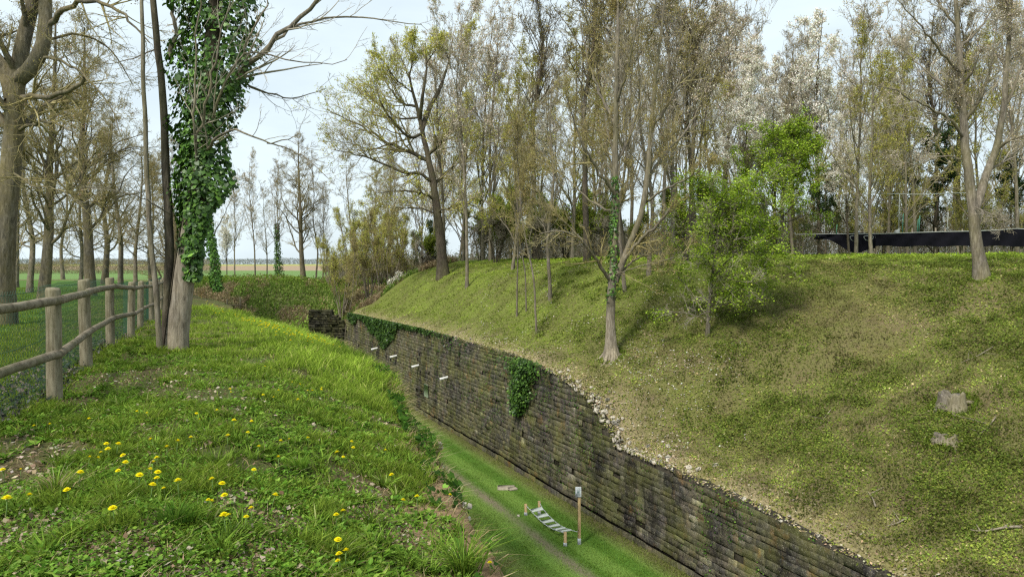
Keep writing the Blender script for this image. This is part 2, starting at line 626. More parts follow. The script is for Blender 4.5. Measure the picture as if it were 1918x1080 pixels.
def zone_cols(x, y):
    """two base colours of the ground at a spot: growth and what shows between it"""
    x = np.asarray(x, float)
    y = np.asarray(y, float)
    c = x + K * y
    ce = edge_c(y)
    N = x.shape
    def mixz(a, b, w):
        w = w[..., None]
        return a * (1 - w) + b * w
    A = np.broadcast_to(np.array([.07, .10, .025]), N + (3,)).copy()
    B = np.broadcast_to(np.array([.12, .085, .05]), N + (3,)).copy()
    # ditch side: bare earth and stone
    t = sm((c - ce + .1) / .4)
    t = np.maximum(t, sm((c - ce + .75) / .35) * sm((9.5 - y) / 2))
    A = mixz(A, np.array([.22, .15, .085]), t)
    B = mixz(B, np.array([.34, .23, .135]), t)
    # floor
    t = sm((c - ce - 1.4) / .3) * (1 - sm((y - 58) / 5))
    stripe = sm((np.sin((c + .12 * noise(x, y, 1.5, 41, 2)) * 2 * math.pi / 1.25) + .5) / 1.0)
    fa = mixz(np.broadcast_to(np.array([.080, .170, .025]), N + (3,)), np.array([.135, .235, .045]), stripe)
    A = mixz(A, fa, t)
    B = mixz(B, fa * .75 + np.array([.02, .015, .005]), t)
    tr = np.exp(-((c - 10.62 - .12 * (noise(y, y * 0, 3, 61, 2) - .5)) / .24) ** 2) * t * (.35 + .75 * noise(x, y, .9, 7, 3))
    tr = np.clip(tr * 1.15, 0, 1)
    A = mixz(A, np.array([.15, .13, .085]), tr * .85)
    B = mixz(B, np.array([.19, .155, .11]), tr)
    tr2 = np.exp(-((c - 8.9) / .6) ** 2) * t * noise(x, y, .8, 19, 3) * .9
    A = mixz(A, np.array([.17, .17, .06]), tr2)
    B = mixz(B, np.array([.2, .17, .09]), tr2)
    ft = sm((c - 12.25) / .8) * t
    A = mixz(A, np.array([.13, .14, .045]), ft * .9)
    B = mixz(B, np.array([.13, .10, .06]), ft)
    # far end bank
    e = sm((y - 58) / 4) * (c < CW)
    eb = noise(x, y, 3.0, 71, 3)
    A = mixz(A, np.array([.10, .145, .035]), e)
    B = mixz(B, np.array([.15, .12, .07]), e)
    # rampart slope
    h = (c >= CW + .40).astype(float)
    p = (c - CW) / 1.103
    A = mixz(A, np.array([.13, .14, .04]), h)
    B = mixz(B, np.array([.15, .12, .065]), h)
    left_part = h * sm((y - 24) / 9) * (1 - sm((p - 9) / 4))
    A = mixz(A, np.array([.16, .20, .04]), left_part)
    B = mixz(B, np.array([.11, .11, .04]), left_part)
    crest = h * sm((G(x, y) - .05) / .4)
    A = mixz(A, np.array([.12, .20, .026]), crest)
    B = mixz(B, np.array([.15, .18, .045]), crest)
    lip = h * np.exp(-(p / 1.0) ** 2)
    A = mixz(A, np.array([.21, .185, .075]), lip * .8)
    B = mixz(B, np.array([.36, .29, .19]), lip * .9)
    # fields beyond
    f = sm((y - 74) / 6)
    A = mixz(A, np.array([.125, .215, .065]), f)
    B = mixz(B, np.array([.16, .235, .08]), f)
    far = sm((y - 235 - .04 * x) / 10)
    A = mixz(A, np.array([.33, .25, .17]), far)
    B = mixz(B, np.array([.30, .22, .15]), far)
    far = sm((y - 420) / 10)
    A = mixz(A, np.array([.24, .27, .10]), far)
    B = mixz(B, np.array([.42, .40, .10]), far)
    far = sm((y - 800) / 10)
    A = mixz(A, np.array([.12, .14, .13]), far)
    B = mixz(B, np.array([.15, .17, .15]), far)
    # meadow left of the rail fence
    ml = sm((-c - 3.6 + .38 * (y - 10) * 0 - .0 * y) / .8) * (y < 72)
    A = mixz(A, np.array([.075, .155, .03]), ml * (1 - h))
    B = mixz(B, np.array([.09, .15, .035]), ml * (1 - h))
    return A, B


cA, cB = zone_cols(XX, YY)
gm = mk_mesh("ground", gv, gq, cA.reshape(-1, 3), smooth=True)
att = gm.color_attributes.new("Col2", 'FLOAT_COLOR', 'POINT')
c4 = np.ones((len(gv), 4), np.float32)
c4[:, :3] = cB.reshape(-1, 3)
att.data.foreach_set("color", c4.ravel())
tag(obj("ground", gm, M_GROUND), kind='structure')

# ------------------------------------------------------------------ the ditch wall
def wp(y, z, d=0.0):
    """point on the wall face at distance y, height z, d metres out of the face"""
    y = np.asarray(y, float)
    x = CW - K * y
    return np.stack([x + WN[0] * d, y + WN[1] * d, np.asarray(z, float) + 0 * y], -1)


def face_shift(z):
    return (z + 8.0) * -0.02          # slight batter: the face leans back as it rises


wall = thing("stone_wall", "long dark weathered stone wall lining the right side of the grassy ditch", "stone wall", tuple(wp(30, -8.0)))
wl0 = np.array(wall.location)
vb, qb, cb = [], [], []
nb = 0
z0 = -8.15
course = 0
prot = 0.10
while z0 < -3.3:
    h = rng.uniform(.11, .21)
    if course == 0:
        h = .34
    y = 4.0 + rng.uniform(0, .5)
    out = prot if course == 0 else 0.0
    while y < 56.6:
        wdt = rng.uniform(.14, .50) * (1.3 if course == 0 else 1)
        ya, yb = y, y + wdt / 1.103
        y = yb
        zt = float(wall_top((ya + yb) / 2)) + .10 * (float(noise(ya, 0, .7, 77, 2)) - .5)
        if z0 + h * .55 > zt:
            continue
        if rng.random() < .02 and course > 1:
            continue
        d = out + rng.uniform(-.006, .014) + (rng.random() < .06) * rng.uniform(-.03, .03)
        g = rng.uniform(.006, .016)
        o4 = [(ya, z0), (yb, z0), (yb, z0 + h), (ya, z0 + h)]
        i4 = [(ya + g, z0 + g), (yb - g, z0 + g), (yb - g, z0 + h - g), (ya + g, z0 + h - g)]
        mid = ((ya + yb) / 2 + rng.uniform(-.05, .05), z0 + h / 2)
        vv = []
        for (a, b) in o4:
            vv.append(wp(a, b, -.010 + out + face_shift(b)))
        for (a, b) in i4:
            vv.append(wp(a + rng.uniform(-.008, .012), b + rng.uniform(-.012, .012), d + rng.uniform(-.012, .012) + face_shift(b)))
        vv.append(wp(mid[0], mid[1], d + rng.uniform(-.004, .010) + face_shift(mid[1])))
        for q_ in vv:
            q_[2] += .10 * (float(noise(ya * 1.0, z0 * .4, 2.6, 81, 2)) - .5) + .05 * (float(noise(ya, z0 * 3, .5, 82, 1)) - .5)
        vb += vv
        tint = rng.uniform(.78, 1.25) * (1.8 if rng.random() < .02 else 1)
        cb += [np.array([tint, tint * rng.uniform(.94, 1.03), tint * rng.uniform(.85, 1.08)])] * 9
        for k in range(4):
            k2 = (k + 1) % 4
            qb.append([nb + k, nb + k2, nb + 4 + k2, nb + 4 + k])
            qb.append([nb + 4 + k, nb + 4 + k2, nb + 8, nb + 8])
        nb += 9
    z0 += h
    course += 1
qb = np.array(qb)
deg = qb[:, 2] == qb[:, 3]
me = mk_mesh("masonry", np.array(vb) - wl0, [qb[~deg], qb[deg][:, :3]], None)
a_ = me.color_attributes.new("Col", 'FLOAT_COLOR', 'POINT')
c4 = np.ones((len(cb), 4), np.float32)
c4[:, :3] = np.array(cb) * .95
a_.data.foreach_set("color", c4.ravel())
# colours are stored at half value so that they stay within range; doubled again in the stone material
for nd in M_STONE.node_tree.nodes:
    pass
obj("masonry", me, M_STONE, wall)
# core of the wall behind the stones
ys = np.arange(4.0, 56.61, .3)
top = wall_top(ys) - .035 + .05 * (noise(ys, ys * 0, .5, 78, 2) - .5)
core_v = []
for y_, t_ in zip(ys, top):
    core_v += [wp(y_, -8.4, -.045), wp(y_, t_, -.045 + face_shift(t_)), wp(y_, t_ + .02, -.72), wp(y_, -8.4, -.72)]
core_v = np.array(core_v)
q = []
for k in range(len(ys) - 1):
    for j in range(4):
        q.append([k * 4 + j, k * 4 + (j + 1) % 4, k * 4 + 4 + (j + 1) % 4, k * 4 + 4 + j])
q += [[0, 3, 2, 1], [len(core_v) - 4, len(core_v) - 3, len(core_v) - 2, len(core_v) - 1]]
obj("core", mk_mesh("core", core_v - wl0, np.array(q)), M_MORTAR, wall)


def stone_boxes(name, centres, sizes, mat, parent=None, tilt=.35, bev=.25):
    b = MB()
    for c, s in zip(centres, sizes):
        a = rng.normal(0, tilt, 3)
        ca, sa = np.cos(a), np.sin(a)
        rx = np.array([[1, 0, 0], [0, ca[0], -sa[0]], [0, sa[0], ca[0]]])
        ry = np.array([[ca[1], 0, sa[1]], [0, 1, 0], [-sa[1], 0, ca[1]]])
        t = rng.uniform(0, 6.28)
        rz = np.array([[math.cos(t), -math.sin(t), 0], [math.sin(t), math.cos(t), 0], [0, 0, 1]])
        tint = rng.uniform(.5, 1.0)
        b.box(c, s[0], s[1], s[2], rx @ ry @ rz, min(s) * bev, (tint, tint, tint))
    return b


# broken piece of wall at the far end of the ditch
stub = thing("ruined_wall", "short ruined piece of dark stone wall beyond the gap at the far end of the ditch", "stone wall", (-15.2, 58.0, -8.0))
bm_ = MB()
z0 = -8.3
while z0 < -3.4:
    h = rng.uniform(.17, .27)
    x = -16.35
    while x < -13.6:
        wdt = rng.uniform(.16, .55)
        topz = -3.35 - max(0, (x + 14.9)) * .9 - .25 * float(noise(x, 3, .5, 5, 2))
        if z0 + h < topz:
            d = rng.uniform(-.03, .12)
            t = rng.uniform(.35, .9)
            bm_.box((x + wdt / 2 + 15.2, -d + .3, z0 + h / 2 + 8.0 + rng.uniform(-.02, .02)), wdt - .005, .7, h * rng.uniform(.9, 1.0), None, .015, (t, t, t))
        x += wdt
    z0 += h
bm_.build("masonry", M_STONE, stub, usecol=True)

# white pipes sticking out of the wall, and the pale board
pipe = None
for k, (y_, z_) in enumerate(((35.5, -5.5), (39.75, -5.5), (43.8, -5.48), (48.0, -5.5))):
    c = wp(y_, z_, face_shift(z_))
    lab = ["nearest of the white drain spouts sticking out of the stone wall",
           "second nearest white drain spout sticking out of the stone wall, above the pale board",
           "third white drain spout along the stone wall, below the hanging ivy strip",
           "farthest and dimmest of the drain spouts in the stone wall, under the thick ivy"][k]
    d3 = np.array([WN[0], WN[1], -.18])
    d3 /= np.linalg.norm(d3)
    b = MB()
    P = np.array([d3 * t for t in (-.1, 0, .2, .42, .42, .10)])
    b.tube(P, np.array([.065, .065, .065, .068, .05, .045]), 12, False)
    o = b.build("drain_spout", M_WHITE, loc=tuple(c), smooth=True)
    tag(o, lab, "drain pipe", "white drain spouts along the stone wall")
c = wp(38.4, -6.66, face_shift(-6.66) + .05)
axw = np.array([[-K / 1.103, 1 / 1.103, 0], [WN[0], WN[1], 0], [0, 0, 1]])
bd = thing("wall_board", "pale green weathered board fixed low on the stone wall below the white spouts", "board", tuple(c))
b = MB()
b.box((0, 0, 0), .62, .04, .66, axw, .01)
b.build("panel", M_PLAQUE, bd)
b = MB()
for sx in (-.26, .26):
    for sz in (-.28, .28):
        b.box(axw[0] * sx + axw[1] * .024 + np.array([0, 0, sz]), .04, .02, .04, axw, .004)
b.build("fixing", M_METAL, bd)

# ------------------------------------------------------------------ trees
def resample(pts, n):
    pts = np.asarray(pts, float)
    d = np.concatenate([[0], np.cumsum(np.linalg.norm(np.diff(pts[:, :3], axis=0), axis=1))])
    t = np.linspace(0, d[-1], n)
    out = np.stack([np.interp(t, d, pts[:, k]) for k in range(pts.shape[1])], 1)
    for _ in range(2):
        out[1:-1] = out[1:-1] * .5 + (out[:-2] + out[2:]) * .25
    return out


def unit(v):
    return v / (np.linalg.norm(v, axis=-1, keepdims=True) + 1e-9)


def grow(rg, P, Rr, n, t0, t1, a0, a1, lf, Kp, wig=.12, up=.04, rr=.55, rmin=.006, tpow=.7, lmin=0.0, taper=.25):
    """n children per parent polyline (N,K,3)"""
    N, Kq, _ = P.shape
    idx = np.repeat(np.arange(N), n)
    M = len(idx)
    t = t0 + (t1 - t0) * rg.random(M)
    f = t * (Kq - 1)
    i0 = np.clip(f.astype(int), 0, Kq - 2)
    u = (f - i0)[:, None]
    a, b = P[idx, i0], P[idx, i0 + 1]
    pos = a * (1 - u) + b * u
    tan = unit(b - a)
    r = Rr[idx, i0] * (1 - u[:, 0]) + Rr[idx, i0 + 1] * u[:, 0]
    L = np.linalg.norm(np.diff(P, axis=1), axis=2).sum(1)[idx]
    q = unit(np.cross(tan, rg.normal(size=(M, 3))))
    q[:, 2] += .25
    q = unit(q)
    an = np.radians(a0 + (a1 - a0) * rg.random(M))[:, None]
    d = unit(np.cos(an) * tan + np.sin(an) * q)
    ln = np.maximum(L * lf * (1 - tpow * t) * rg.uniform(.55, 1.2, M), lmin)
    step = (ln / (Kp - 1))[:, None]
    out = np.empty((M, Kp, 3))
    out[:, 0] = pos
    for k in range(1, Kp):
        out[:, k] = out[:, k - 1] + d * step
        d = unit(d + rg.normal(0, wig, (M, 3)) + np.array([0, 0, up]))
    r0 = np.maximum(r * rr, rmin)
    s = np.linspace(0, 1, Kp)[None, :]
    rad = np.maximum(r0[:, None] * (1 - s * (1 - taper)), rmin * .7)
    return out, rad


def leaf_quads(rg, pos, size, aspect=.6, droop=0.0, nrm=None):
    """kite-shaped leaves; returns verts (4N), quads"""
    N = len(pos)
    size = np.broadcast_to(size, (N,))[:, None]
    if nrm is None:
        nrm = unit(rg.normal(size=(N, 3)))
    u = unit(np.cross(nrm, rg.normal(size=(N, 3))))
    if droop:
        u = unit(u + np.array([0, 0, -droop]))
    v = unit(np.cross(nrm, u))
    p0 = pos
    p1 = pos + u * size * .45 + v * size * aspect * .5
    p2 = pos + u * size
    p3 = pos + u * size * .45 - v * size * aspect * .5
    V = np.stack([p0, p1, p2, p3], 1).reshape(-1, 3)
    Q = np.arange(4 * N).reshape(-1, 4)
    return V, Q


def along(rg, P, n, t0=.1, t1=1.0):
    """n random points along each polyline"""
    N, Kq, _ = P.shape
    idx = np.repeat(np.arange(N), n)
    f = (t0 + (t1 - t0) * rg.random(len(idx))) * (Kq - 1)
    i0 = np.clip(f.astype(int), 0, Kq - 2)
    u = (f - i0)[:, None]
    return P[idx, i0] * (1 - u) + P[idx, i0 + 1] * u


def vary(rg, base, N, amt=.25, hue=.1):
    b = np.asarray(base, float)
    if b.ndim == 1:
        b = b[None]
    c = b[rg.integers(0, len(b), N)]
    s = rg.uniform(1 - amt, 1 + amt, (N, 1))
    return c * s * (1 + rg.uniform(-hue, hue, (N, 3)))


def tree_parts(rg, stems, limbs, cfg, root, mats):
    """stems / limbs: lists of (pts, r0, r1) in root space. Builds trunk, branches, foliage under root"""
    KT = 16
    mb = MB()
    Ps, Rs = [], []
    for si, (pts, r0, r1) in enumerate(stems):
        P = resample(pts, KT * 2)
        L = np.linalg.norm(P[-1] - P[0])
        P[1:, :2] += np.cumsum(rg.normal(0, .006, (len(P) - 1, 2)), 0) * L * .12
        s = np.linspace(0, 1, len(P))
        rr = r0 * (1 - s) + r1 * s
        flare = cfg.get('flare', .35) if P[0, 2] < .3 else 0
        hgt = (P[:, 2] - P[0, 2])
        rr = rr * (1 + flare * np.exp(-hgt / (r0 * 2.2)))
        ns = 14 if r0 > .12 else 8
        v, q, _ = tubes(P[None], rr[None], ns)
        ring = v.reshape(len(P), ns, 3)
        ang = np.arange(ns) * 2 * math.pi / ns
        lob = 1 + .05 * np.sin(3 * ang + 1)[None] + .03 * np.sin(5 * ang)[None] + rg.normal(0, .015, (len(P), ns)) + \
            (flare * .5 * np.exp(-hgt / (r0 * 1.5)))[:, None] * np.maximum(0, np.sin(5 * ang + si))[None]
        ring = P[:, None] + (ring - P[:, None]) * lob[:, :, None]
        # roots run a little into the ground
        if P[0, 2] < .3:
            ring[0, :, 2] -= .35
        mb.add(ring.reshape(-1, 3), q)
        Ps.append(resample(P, KT))
        Rs.append(np.interp(np.linspace(0, 1, KT), s, r0 * (1 - s) + r1 * s))
    stem_P, stem_R = np.array(Ps), np.array(Rs)
    LP, LR = [], []
    for (pts, r0, r1) in limbs:
        P = resample(pts, KT)
        L = np.linalg.norm(P[-1] - P[0])
        P[1:-1] += rg.normal(0, .012, (KT - 2, 3)) * L * .6
        s = np.linspace(0, 1, KT)
        rr = r0 * (1 - s) + r1 * s
        v, q, _ = tubes(P[None], rr[None], 7)
        mb.add(v, q)
        LP.append(P)
        LR.append(rr)
    # generated first-order limbs
    if cfg.get('n1', 0):
        P1, R1 = grow(rg, stem_P, stem_R, cfg['n1'], cfg.get('t0', .3), .98, *cfg.get('a1', (35, 65)), cfg.get('l1', .42), KT,
                      cfg.get('w1', .10), cfg.get('up1', .06), cfg.get('rr1', .5), .012, cfg.get('tp1', .75), taper=.2)
        v, q, _ = tubes(P1, R1, 5)
        mb.add(v, q)
        LP += list(P1)
        LR += list(R1)
    LP, LR = np.array(LP), np.array(LR)
    mb.build("trunk", mats[0], root, smooth=True)
    # twigs
    bb = MB()
    src_P, src_R = LP, LR
    if cfg.get('from_stem', 0):
        P2s, R2s = grow(rg, stem_P, stem_R, cfg['from_stem'], cfg.get('t0', .3), 1.0, 30, 70, cfg.get('l1', .42) * .3, 8, .14, .04, .2, .008, .5)
        v, q, _ = tubes(P2s, R2s, 4)
        bb.add(v, q)
    rm = cfg.get('rmin', .007)
    P2, R2 = grow(rg, src_P, src_R, cfg.get('n2', 7), .12, 1.0, *cfg.get('a2', (25, 60)), cfg.get('l2', .45), 8, cfg.get('w2', .13), cfg.get('up2', .04), .5, rm * 1.3, .55)
    v, q, _ = tubes(P2, R2, 4)
    bb.add(v, q)
    if cfg.get('from_stem', 0):
        P2 = np.concatenate([P2, P2s])
        R2 = np.concatenate([R2, R2s])
    P3, R3 = grow(rg, P2, R2, cfg.get('n3', 6), .1, 1.0, *cfg.get('a3', (25, 60)), cfg.get('l3', .45), 6, cfg.get('w3', .16), cfg.get('up3', .03), .6, rm, .4, cfg.get('lm3', .25))
    v, q, _ = tubes(P3, R3, 3)
    bb.add(v, q)
    n4 = cfg.get('n4', 3)
    if n4:
        P4, R4 = grow(rg, P3, R3, n4, .1, 1.0, 25, 60, cfg.get('l4', .5), 4, .18, cfg.get('up3', .03), .7, rm * .8, .3, cfg.get('lm4', .15))
        v, q, _ = tubes(P4, R4, 3)
        bb.add(v, q)
    else:
        P4 = P3
    bb.build("crown", mats[1], root)
    if cfg.get('leaf_n', 0):
        tips = along(rg, P4, 1, .2, 1)
        if cfg.get('leaf_src') == 3:
            tips = along(rg, P3, 2, .1, 1)
        want = cfg['leaf_n']
        cl_ = noise(tips[:, 0] + tips[:, 2] * .7, tips[:, 1] + tips[:, 2] * .4, cfg.get('clump', 1.6), 3, 2)
        keep = rg.random(len(tips)) < sm((cl_ - cfg.get('cth', .32)) / .25)
        tips = tips[keep]
        if len(tips) > 0:
            tips = tips[rg.integers(0, len(tips), want)]
            tips = tips + rg.normal(0, cfg.get('leaf_j', .08), tips.shape)
            lo, hi = cfg.get('leaf_s', (.04, .08))
            flat = cfg.get('flat', 0)
            nrm = None
            if flat:
                nrm = unit(rg.normal(size=tips.shape) + np.array([0, 0, flat]))
            v, q = leaf_quads(rg, tips, rg.uniform(lo, hi, len(tips)), cfg.get('leaf_a', .6), cfg.get('droop', 0), nrm)
            col = np.repeat(vary(rg, cfg['leaf_c'], len(tips), .3, .08), 4, 0)
            obj(cfg.get('leaf_name', 'foliage'), mk_mesh("foliage", v, q, col), mats[2], root)
    return stem_P, stem_R, LP


def hero_tree(name, label, cat, base_px, D, stems, limbs, cfg, mats, seed, group=None, base=None):
    """stems/limbs as lists of ((px,py[,depth offset])..., r0, r1)"""
    rg = np.random.default_rng(seed)
    if base is None:
        bx = D * (base_px[0] - CX) / F
        base = np.array([bx, D, float(G(bx, D))])
    root = thing(name, label, cat, tuple(base), group=group)

    def conv(lst, first=False):
        out = []
        for pts, r0, r1 in lst:
            n = len(pts)
            P = []
            for k, p in enumerate(pts):
                off = p[2] if len(p) > 2 else 0.0
                P.append(W(p[0], p[1], D + off) - base)
            P = np.array(P)
            if first and abs(P[0, 2]) < .6:
                P[0, 2] = 0.0
            out.append((P, r0, r1))
        return out
    S = conv(stems, True)
    return root, base, tree_parts(rg, S, conv(limbs), cfg, root, mats)


def proto(name, label, cat, h, r, cfg, mats, seed, lean=(0, 0), group=None, nstem=1, spread=.1, loc=(0, 0, 0)):
    rg = np.random.default_rng(seed)
    root = thing(name, label, cat, loc, group=group)
    stems = []
    for s in range(nstem):
        a = s * 2.4 + rg.uniform(0, 1)
        hh = h * (1 if s == 0 else rg.uniform(.65, .95))
        sp = spread * hh if nstem > 1 else 0
        ox, oy = lean[0] + sp * math.cos(a), lean[1] + sp * math.sin(a)
        wv = rg.normal(0, .012 * h, (4, 2))
        pts = [(0, 0, 0)] if nstem == 1 else [(.12 * math.cos(a) * (s > 0), .12 * math.sin(a) * (s > 0), 0)]
        for k, t in enumerate((.25, .5, .75, 1.0)):
            pts.append((ox * t + wv[k, 0], oy * t + wv[k, 1], hh * t))
        stems.append((np.array(pts), r * (1 if s == 0 else .75), r * .12))
    tree_parts(rg, stems, [], cfg, root, mats)
    return root


def ivy_leaves(rg, pos, nrm, size, cols):
    """five-sided ivy leaves hanging point down"""
    N = len(pos)
    nrm = unit(nrm + rg.normal(0, .35, (N, 3)))
    dn = np.array([0, 0, -1.0]) + rg.normal(0, .35, (N, 3))
    u = unit(dn - nrm * (dn * nrm).sum(1, keepdims=True))
    v = np.cross(nrm, u)
    s = np.broadcast_to(size, (N,))[:, None]
    shp = [(-.05, 0, 0), (-.28, .38, -.05), (.22, .52, -.04), (.80, 0, .06), (.22, -.52, -.04), (-.28, -.38, -.05)]
    V = np.stack([pos + (u * a + v * b + nrm * c_) * s for a, b, c_ in shp], 1).reshape(-1, 3)
    k = np.arange(N)[:, None] * 6
    Q = np.concatenate([k + np.array([[0, 1, 2, 3]]), k + np.array([[0, 3, 4, 5]])])
    return V, Q, np.repeat(cols, 6, 0)


IVY_C = [(.034, .080, .012), (.050, .112, .016), (.024, .055, .012), (.085, .17, .025), (.13, .24, .04)]
IVY_P = [.3, .3, .2, .13, .07]


def ivy_cols(rg, N):
    c = np.array(IVY_C)[rg.choice(5, N, p=IVY_P)]
    return c * rg.uniform(.7, 1.3, (N, 1))


# --- the ivy-clad tree in front of the rail fence
D0 = 12.4
ivyt, ivb, _ = hero_tree(
    "multi_stem_tree", "three-stemmed tree beside the rail fence, its thickest stem wrapped in ivy", "tree", (330, 655), D0,
    [([(330, 655), (342, 560), (352, 470), (366, 380), (378, 290), (392, 180), (405, 60), (418, -80), (430, -300), (445, -520)], .18, .07),
     ([(310, 655, .1), (318, 520, .1), (318, 400, .12), (312, 250, .1), (302, 120, 0), (292, 30, 0), (286, -120, 0), (280, -420, .1)], .088, .03),
     ([(301, 657, -.25), (294, 560, -.25), (285, 450, -.2), (277, 320, -.2), (274, 180, -.3), (273, 60, -.3), (277, -80, -.3), (280, -330, 0)], .05, .02)],
    [([(398, 185), (440, 150, -.3), (485, 105, -.5), (530, 62, -.6), (575, 20, -.7), (620, -20, -.8), (680, -90, -.9)], .055, .022),
     ([(480, 108, -.5), (520, 70, -.2), (565, 42, .1), (640, 26, .4), (715, 38, .5), (790, 46, .6)], .03, .006),
     ([(372, 300), (400, 262, -.5), (440, 236, -.9), (480, 262, -1.0), (520, 272, -1.1), (560, 250, -1.2)], .030, .006),
     ([(500, 268, -1.0), (540, 276, -1.0), (580, 300, -1.1), (625, 345, -1.2)], .012, .004),
     ([(380, 280), (400, 200, -.6), (450, 90, -.8), (520, 108, -.8), (590, 122, -.9), (650, 112, -1)], .028, .005),
     ([(395, 170), (440, 142, .5), (490, 172, .7), (545, 188, .9), (610, 165, 1.1)], .028, .005),
     ([(374, 330), (362, 240, -.7), (368, 120, -.8), (372, 20, -.9), (376, -80, -1)], .024, .008),
     ([(366, 270, -.4), (392, 170, -.8), (415, 60, -.9), (440, -30, -1)], .026, .008),
     ([(440, 150, -.3), (470, 60, -.6), (500, 10, -.7), (510, -30, -.7)], .022, .008),
     ([(316, 110, 0), (330, 60, .3), (322, 10, .4), (318, -60, .5)], .045, .02),
     ([(318, 400), (270, 372, -.5), (200, 350, -.8), (150, 352, -1)], .014, .004),
     ([(300, 90), (250, 110, -.3), (180, 125, -.4)], .014, .004)],
    dict(n1=0, n2=9, l2=.42, n3=3, l3=.42, n4=2, lm3=.12, lm4=.07, rmin=.0034, a2=(25, 60), up2=.02, w2=.1, flare=.12, leaf_n=0, up3=.10),
    (M_BARK_PALE, M_TWIG, M_LEAF), 5)
# the two darker stems are their own colour: give the trunk mesh a second look on those
tm = [o for o in ivyt.children if o.name.startswith("trunk")][0].data
tm.materials.append(M_BARK_DARK)
tm.materials.append(M_BARK_GREY)
nfp = len(tm.polygons)
mi = np.zeros(nfp, np.int32)
n0 = 31 * 14
mi[n0:n0 + 31 * 8] = 1
mi[n0 + 31 * 8:] = 2
ctr = np.empty(nfp * 3, np.float32)
tm.polygons.foreach_get("center", ctr)
ctr = ctr.reshape(-1, 3)
mi[:n0] = np.where(ctr[:n0, 2] > 2.2, 1, 0)
tm.polygons.foreach_set("material_index", mi)

# the ivy on it
rg = np.random.default_rng(31)
prof = np.array([(-260, 330, 520), (-120, 325, 512), (0, 326, 500), (60, 322, 500), (120, 318, 492), (180, 316, 480), (225, 314, 452), (270, 322, 428), (310, 322, 436), (345, 322, 448),
                 (375, 330, 424), (400, 334, 402), (440, 334, 392), (475, 336, 388), (505, 339, 382), (530, 343, 376)], float)
N = 15000
py = rg.uniform(-220, 525, N)
lo_, hi_ = np.interp(py, prof[:, 0], prof[:, 1]), np.interp(py, prof[:, 0], prof[:, 2])
cx, hw = (lo_ + hi_) / 2 - 2, (hi_ - lo_) / 2 * .88
wob = 1 + .35 * (noise(py, py * 0, 45, 4, 2) - .5)
ang = rg.uniform(0, 2 * math.pi, N)
rad_ = np.sqrt(rg.uniform(.25, 1.05, N)) * (0.62 + .8 * noise(ang * 1.6, py / 42, 1, 9, 3)) * wob
keep = rg.random(N) < sm((noise(ang * 2.2 + 3, py / 22, 1, 19, 2) - .22) / .2) * .92 + .08
py, lo_, hi_, cx, hw, wob, ang, rad_ = [q_[keep] for q_ in (py, lo_, hi_, cx, hw, wob, ang, rad_)]
N = len(py)
px_ = cx + hw * rad_ * np.cos(ang)
dd = D0 + np.maximum((hw / F * D0) * .75, .27) * rad_ * np.sin(ang)
pos = np.stack([dd * (px_ - CX) / F, dd, dd * (HY - py) / F], 1)
nr = np.stack([np.cos(ang), np.sin(ang), 0 * ang + .35], 1)
nr[:, 1] -= .25
pos_l = pos - ivb
V, Q, C_ = ivy_leaves(rg, pos_l, unit(nr), rg.uniform(.035, .10, N) * rg.uniform(.75, 1.15, N), ivy_cols(rg, N) * (.75 + .6 * noise(ang * 2, py / 30, 1, 29, 2))[:, None])
ivy0 = thing("ivy_plant", "dense glossy dark green ivy climbing the pale tree in front of the rail fence", "ivy", tuple(ivb))
obj("leaves", mk_mesh("leaves", V, Q, C_), M_IVY, ivy0)
b = MB()
for k in range(5):
    a0 = 2.6 + rg.uniform(-.6, .6)
    pts = []
    for t in np.linspace(0, 1, 14):
        zz = t * 6.5
        pyk = HY - (zz + ivb[2]) * F / D0
        cxk = np.interp(pyk, [-520, -80, 60, 180, 290, 380, 470, 560, 655], [445, 418, 405, 392, 378, 366, 352, 342, 330])
        rr = .20 * (1 - t * .55) + .015
        aa = a0 + .7 * math.sin(t * 5 + k)
        pts.append((D0 * (cxk - CX) / F - ivb[0] + rr * math.cos(aa), rr * math.sin(aa), zz))
    b.tube(np.array(pts), np.linspace(.013, .007, 14), 5, False)
b.build("stem", M_BARK_DARK, ivy0, smooth=True)


def trunk_ivy(label, base, line, rw, n, seed, size=(.07, .12), bright=1.0):
    """ivy over a stem given as world polyline with sleeve radius rw"""
    rg = np.random.default_rng(seed)
    L = resample(np.asarray(line, float), 30)
    t = rg.random(n)
    f = t * 29
    i = np.clip(f.astype(int), 0, 28)
    u = (f - i)[:, None]
    p = L[i] * (1 - u) + L[i + 1] * u
    a = rg.uniform(0, 6.28, n)
    w = rw * (.35 + .9 * np.sqrt(rg.random(n))) * (.6 + .9 * noise(t * 9, a, 1, seed, 2)) * (1.15 - .5 * t)
    d = np.stack([np.cos(a), np.sin(a), 0 * a], 1)
    pos = p + d * w[:, None] - np.asarray(base)
    V, Q, C_ = ivy_leaves(rg, pos, unit(d + np.array([0, 0, .3])), rg.uniform(*size, n), ivy_cols(rg, n) * bright)
    root = thing("ivy_plant", label, "ivy", tuple(base))
    obj("leaves", mk_mesh("leaves", V, Q, C_), M_IVY, root)
    b = MB()
    for k in range(3):
        ph = k * 2.1
        pp = L - np.asarray(base) + np.stack([rw * .35 * np.cos(ph + np.linspace(0, 3, 30)), rw * .35 * np.sin(ph + np.linspace(0, 3, 30)), 0 * np.linspace(0, 3, 30)], 1)
        b.tube(pp, .015, 4, False)
    b.build("stem", M_BARK_DARK, root)
    return root


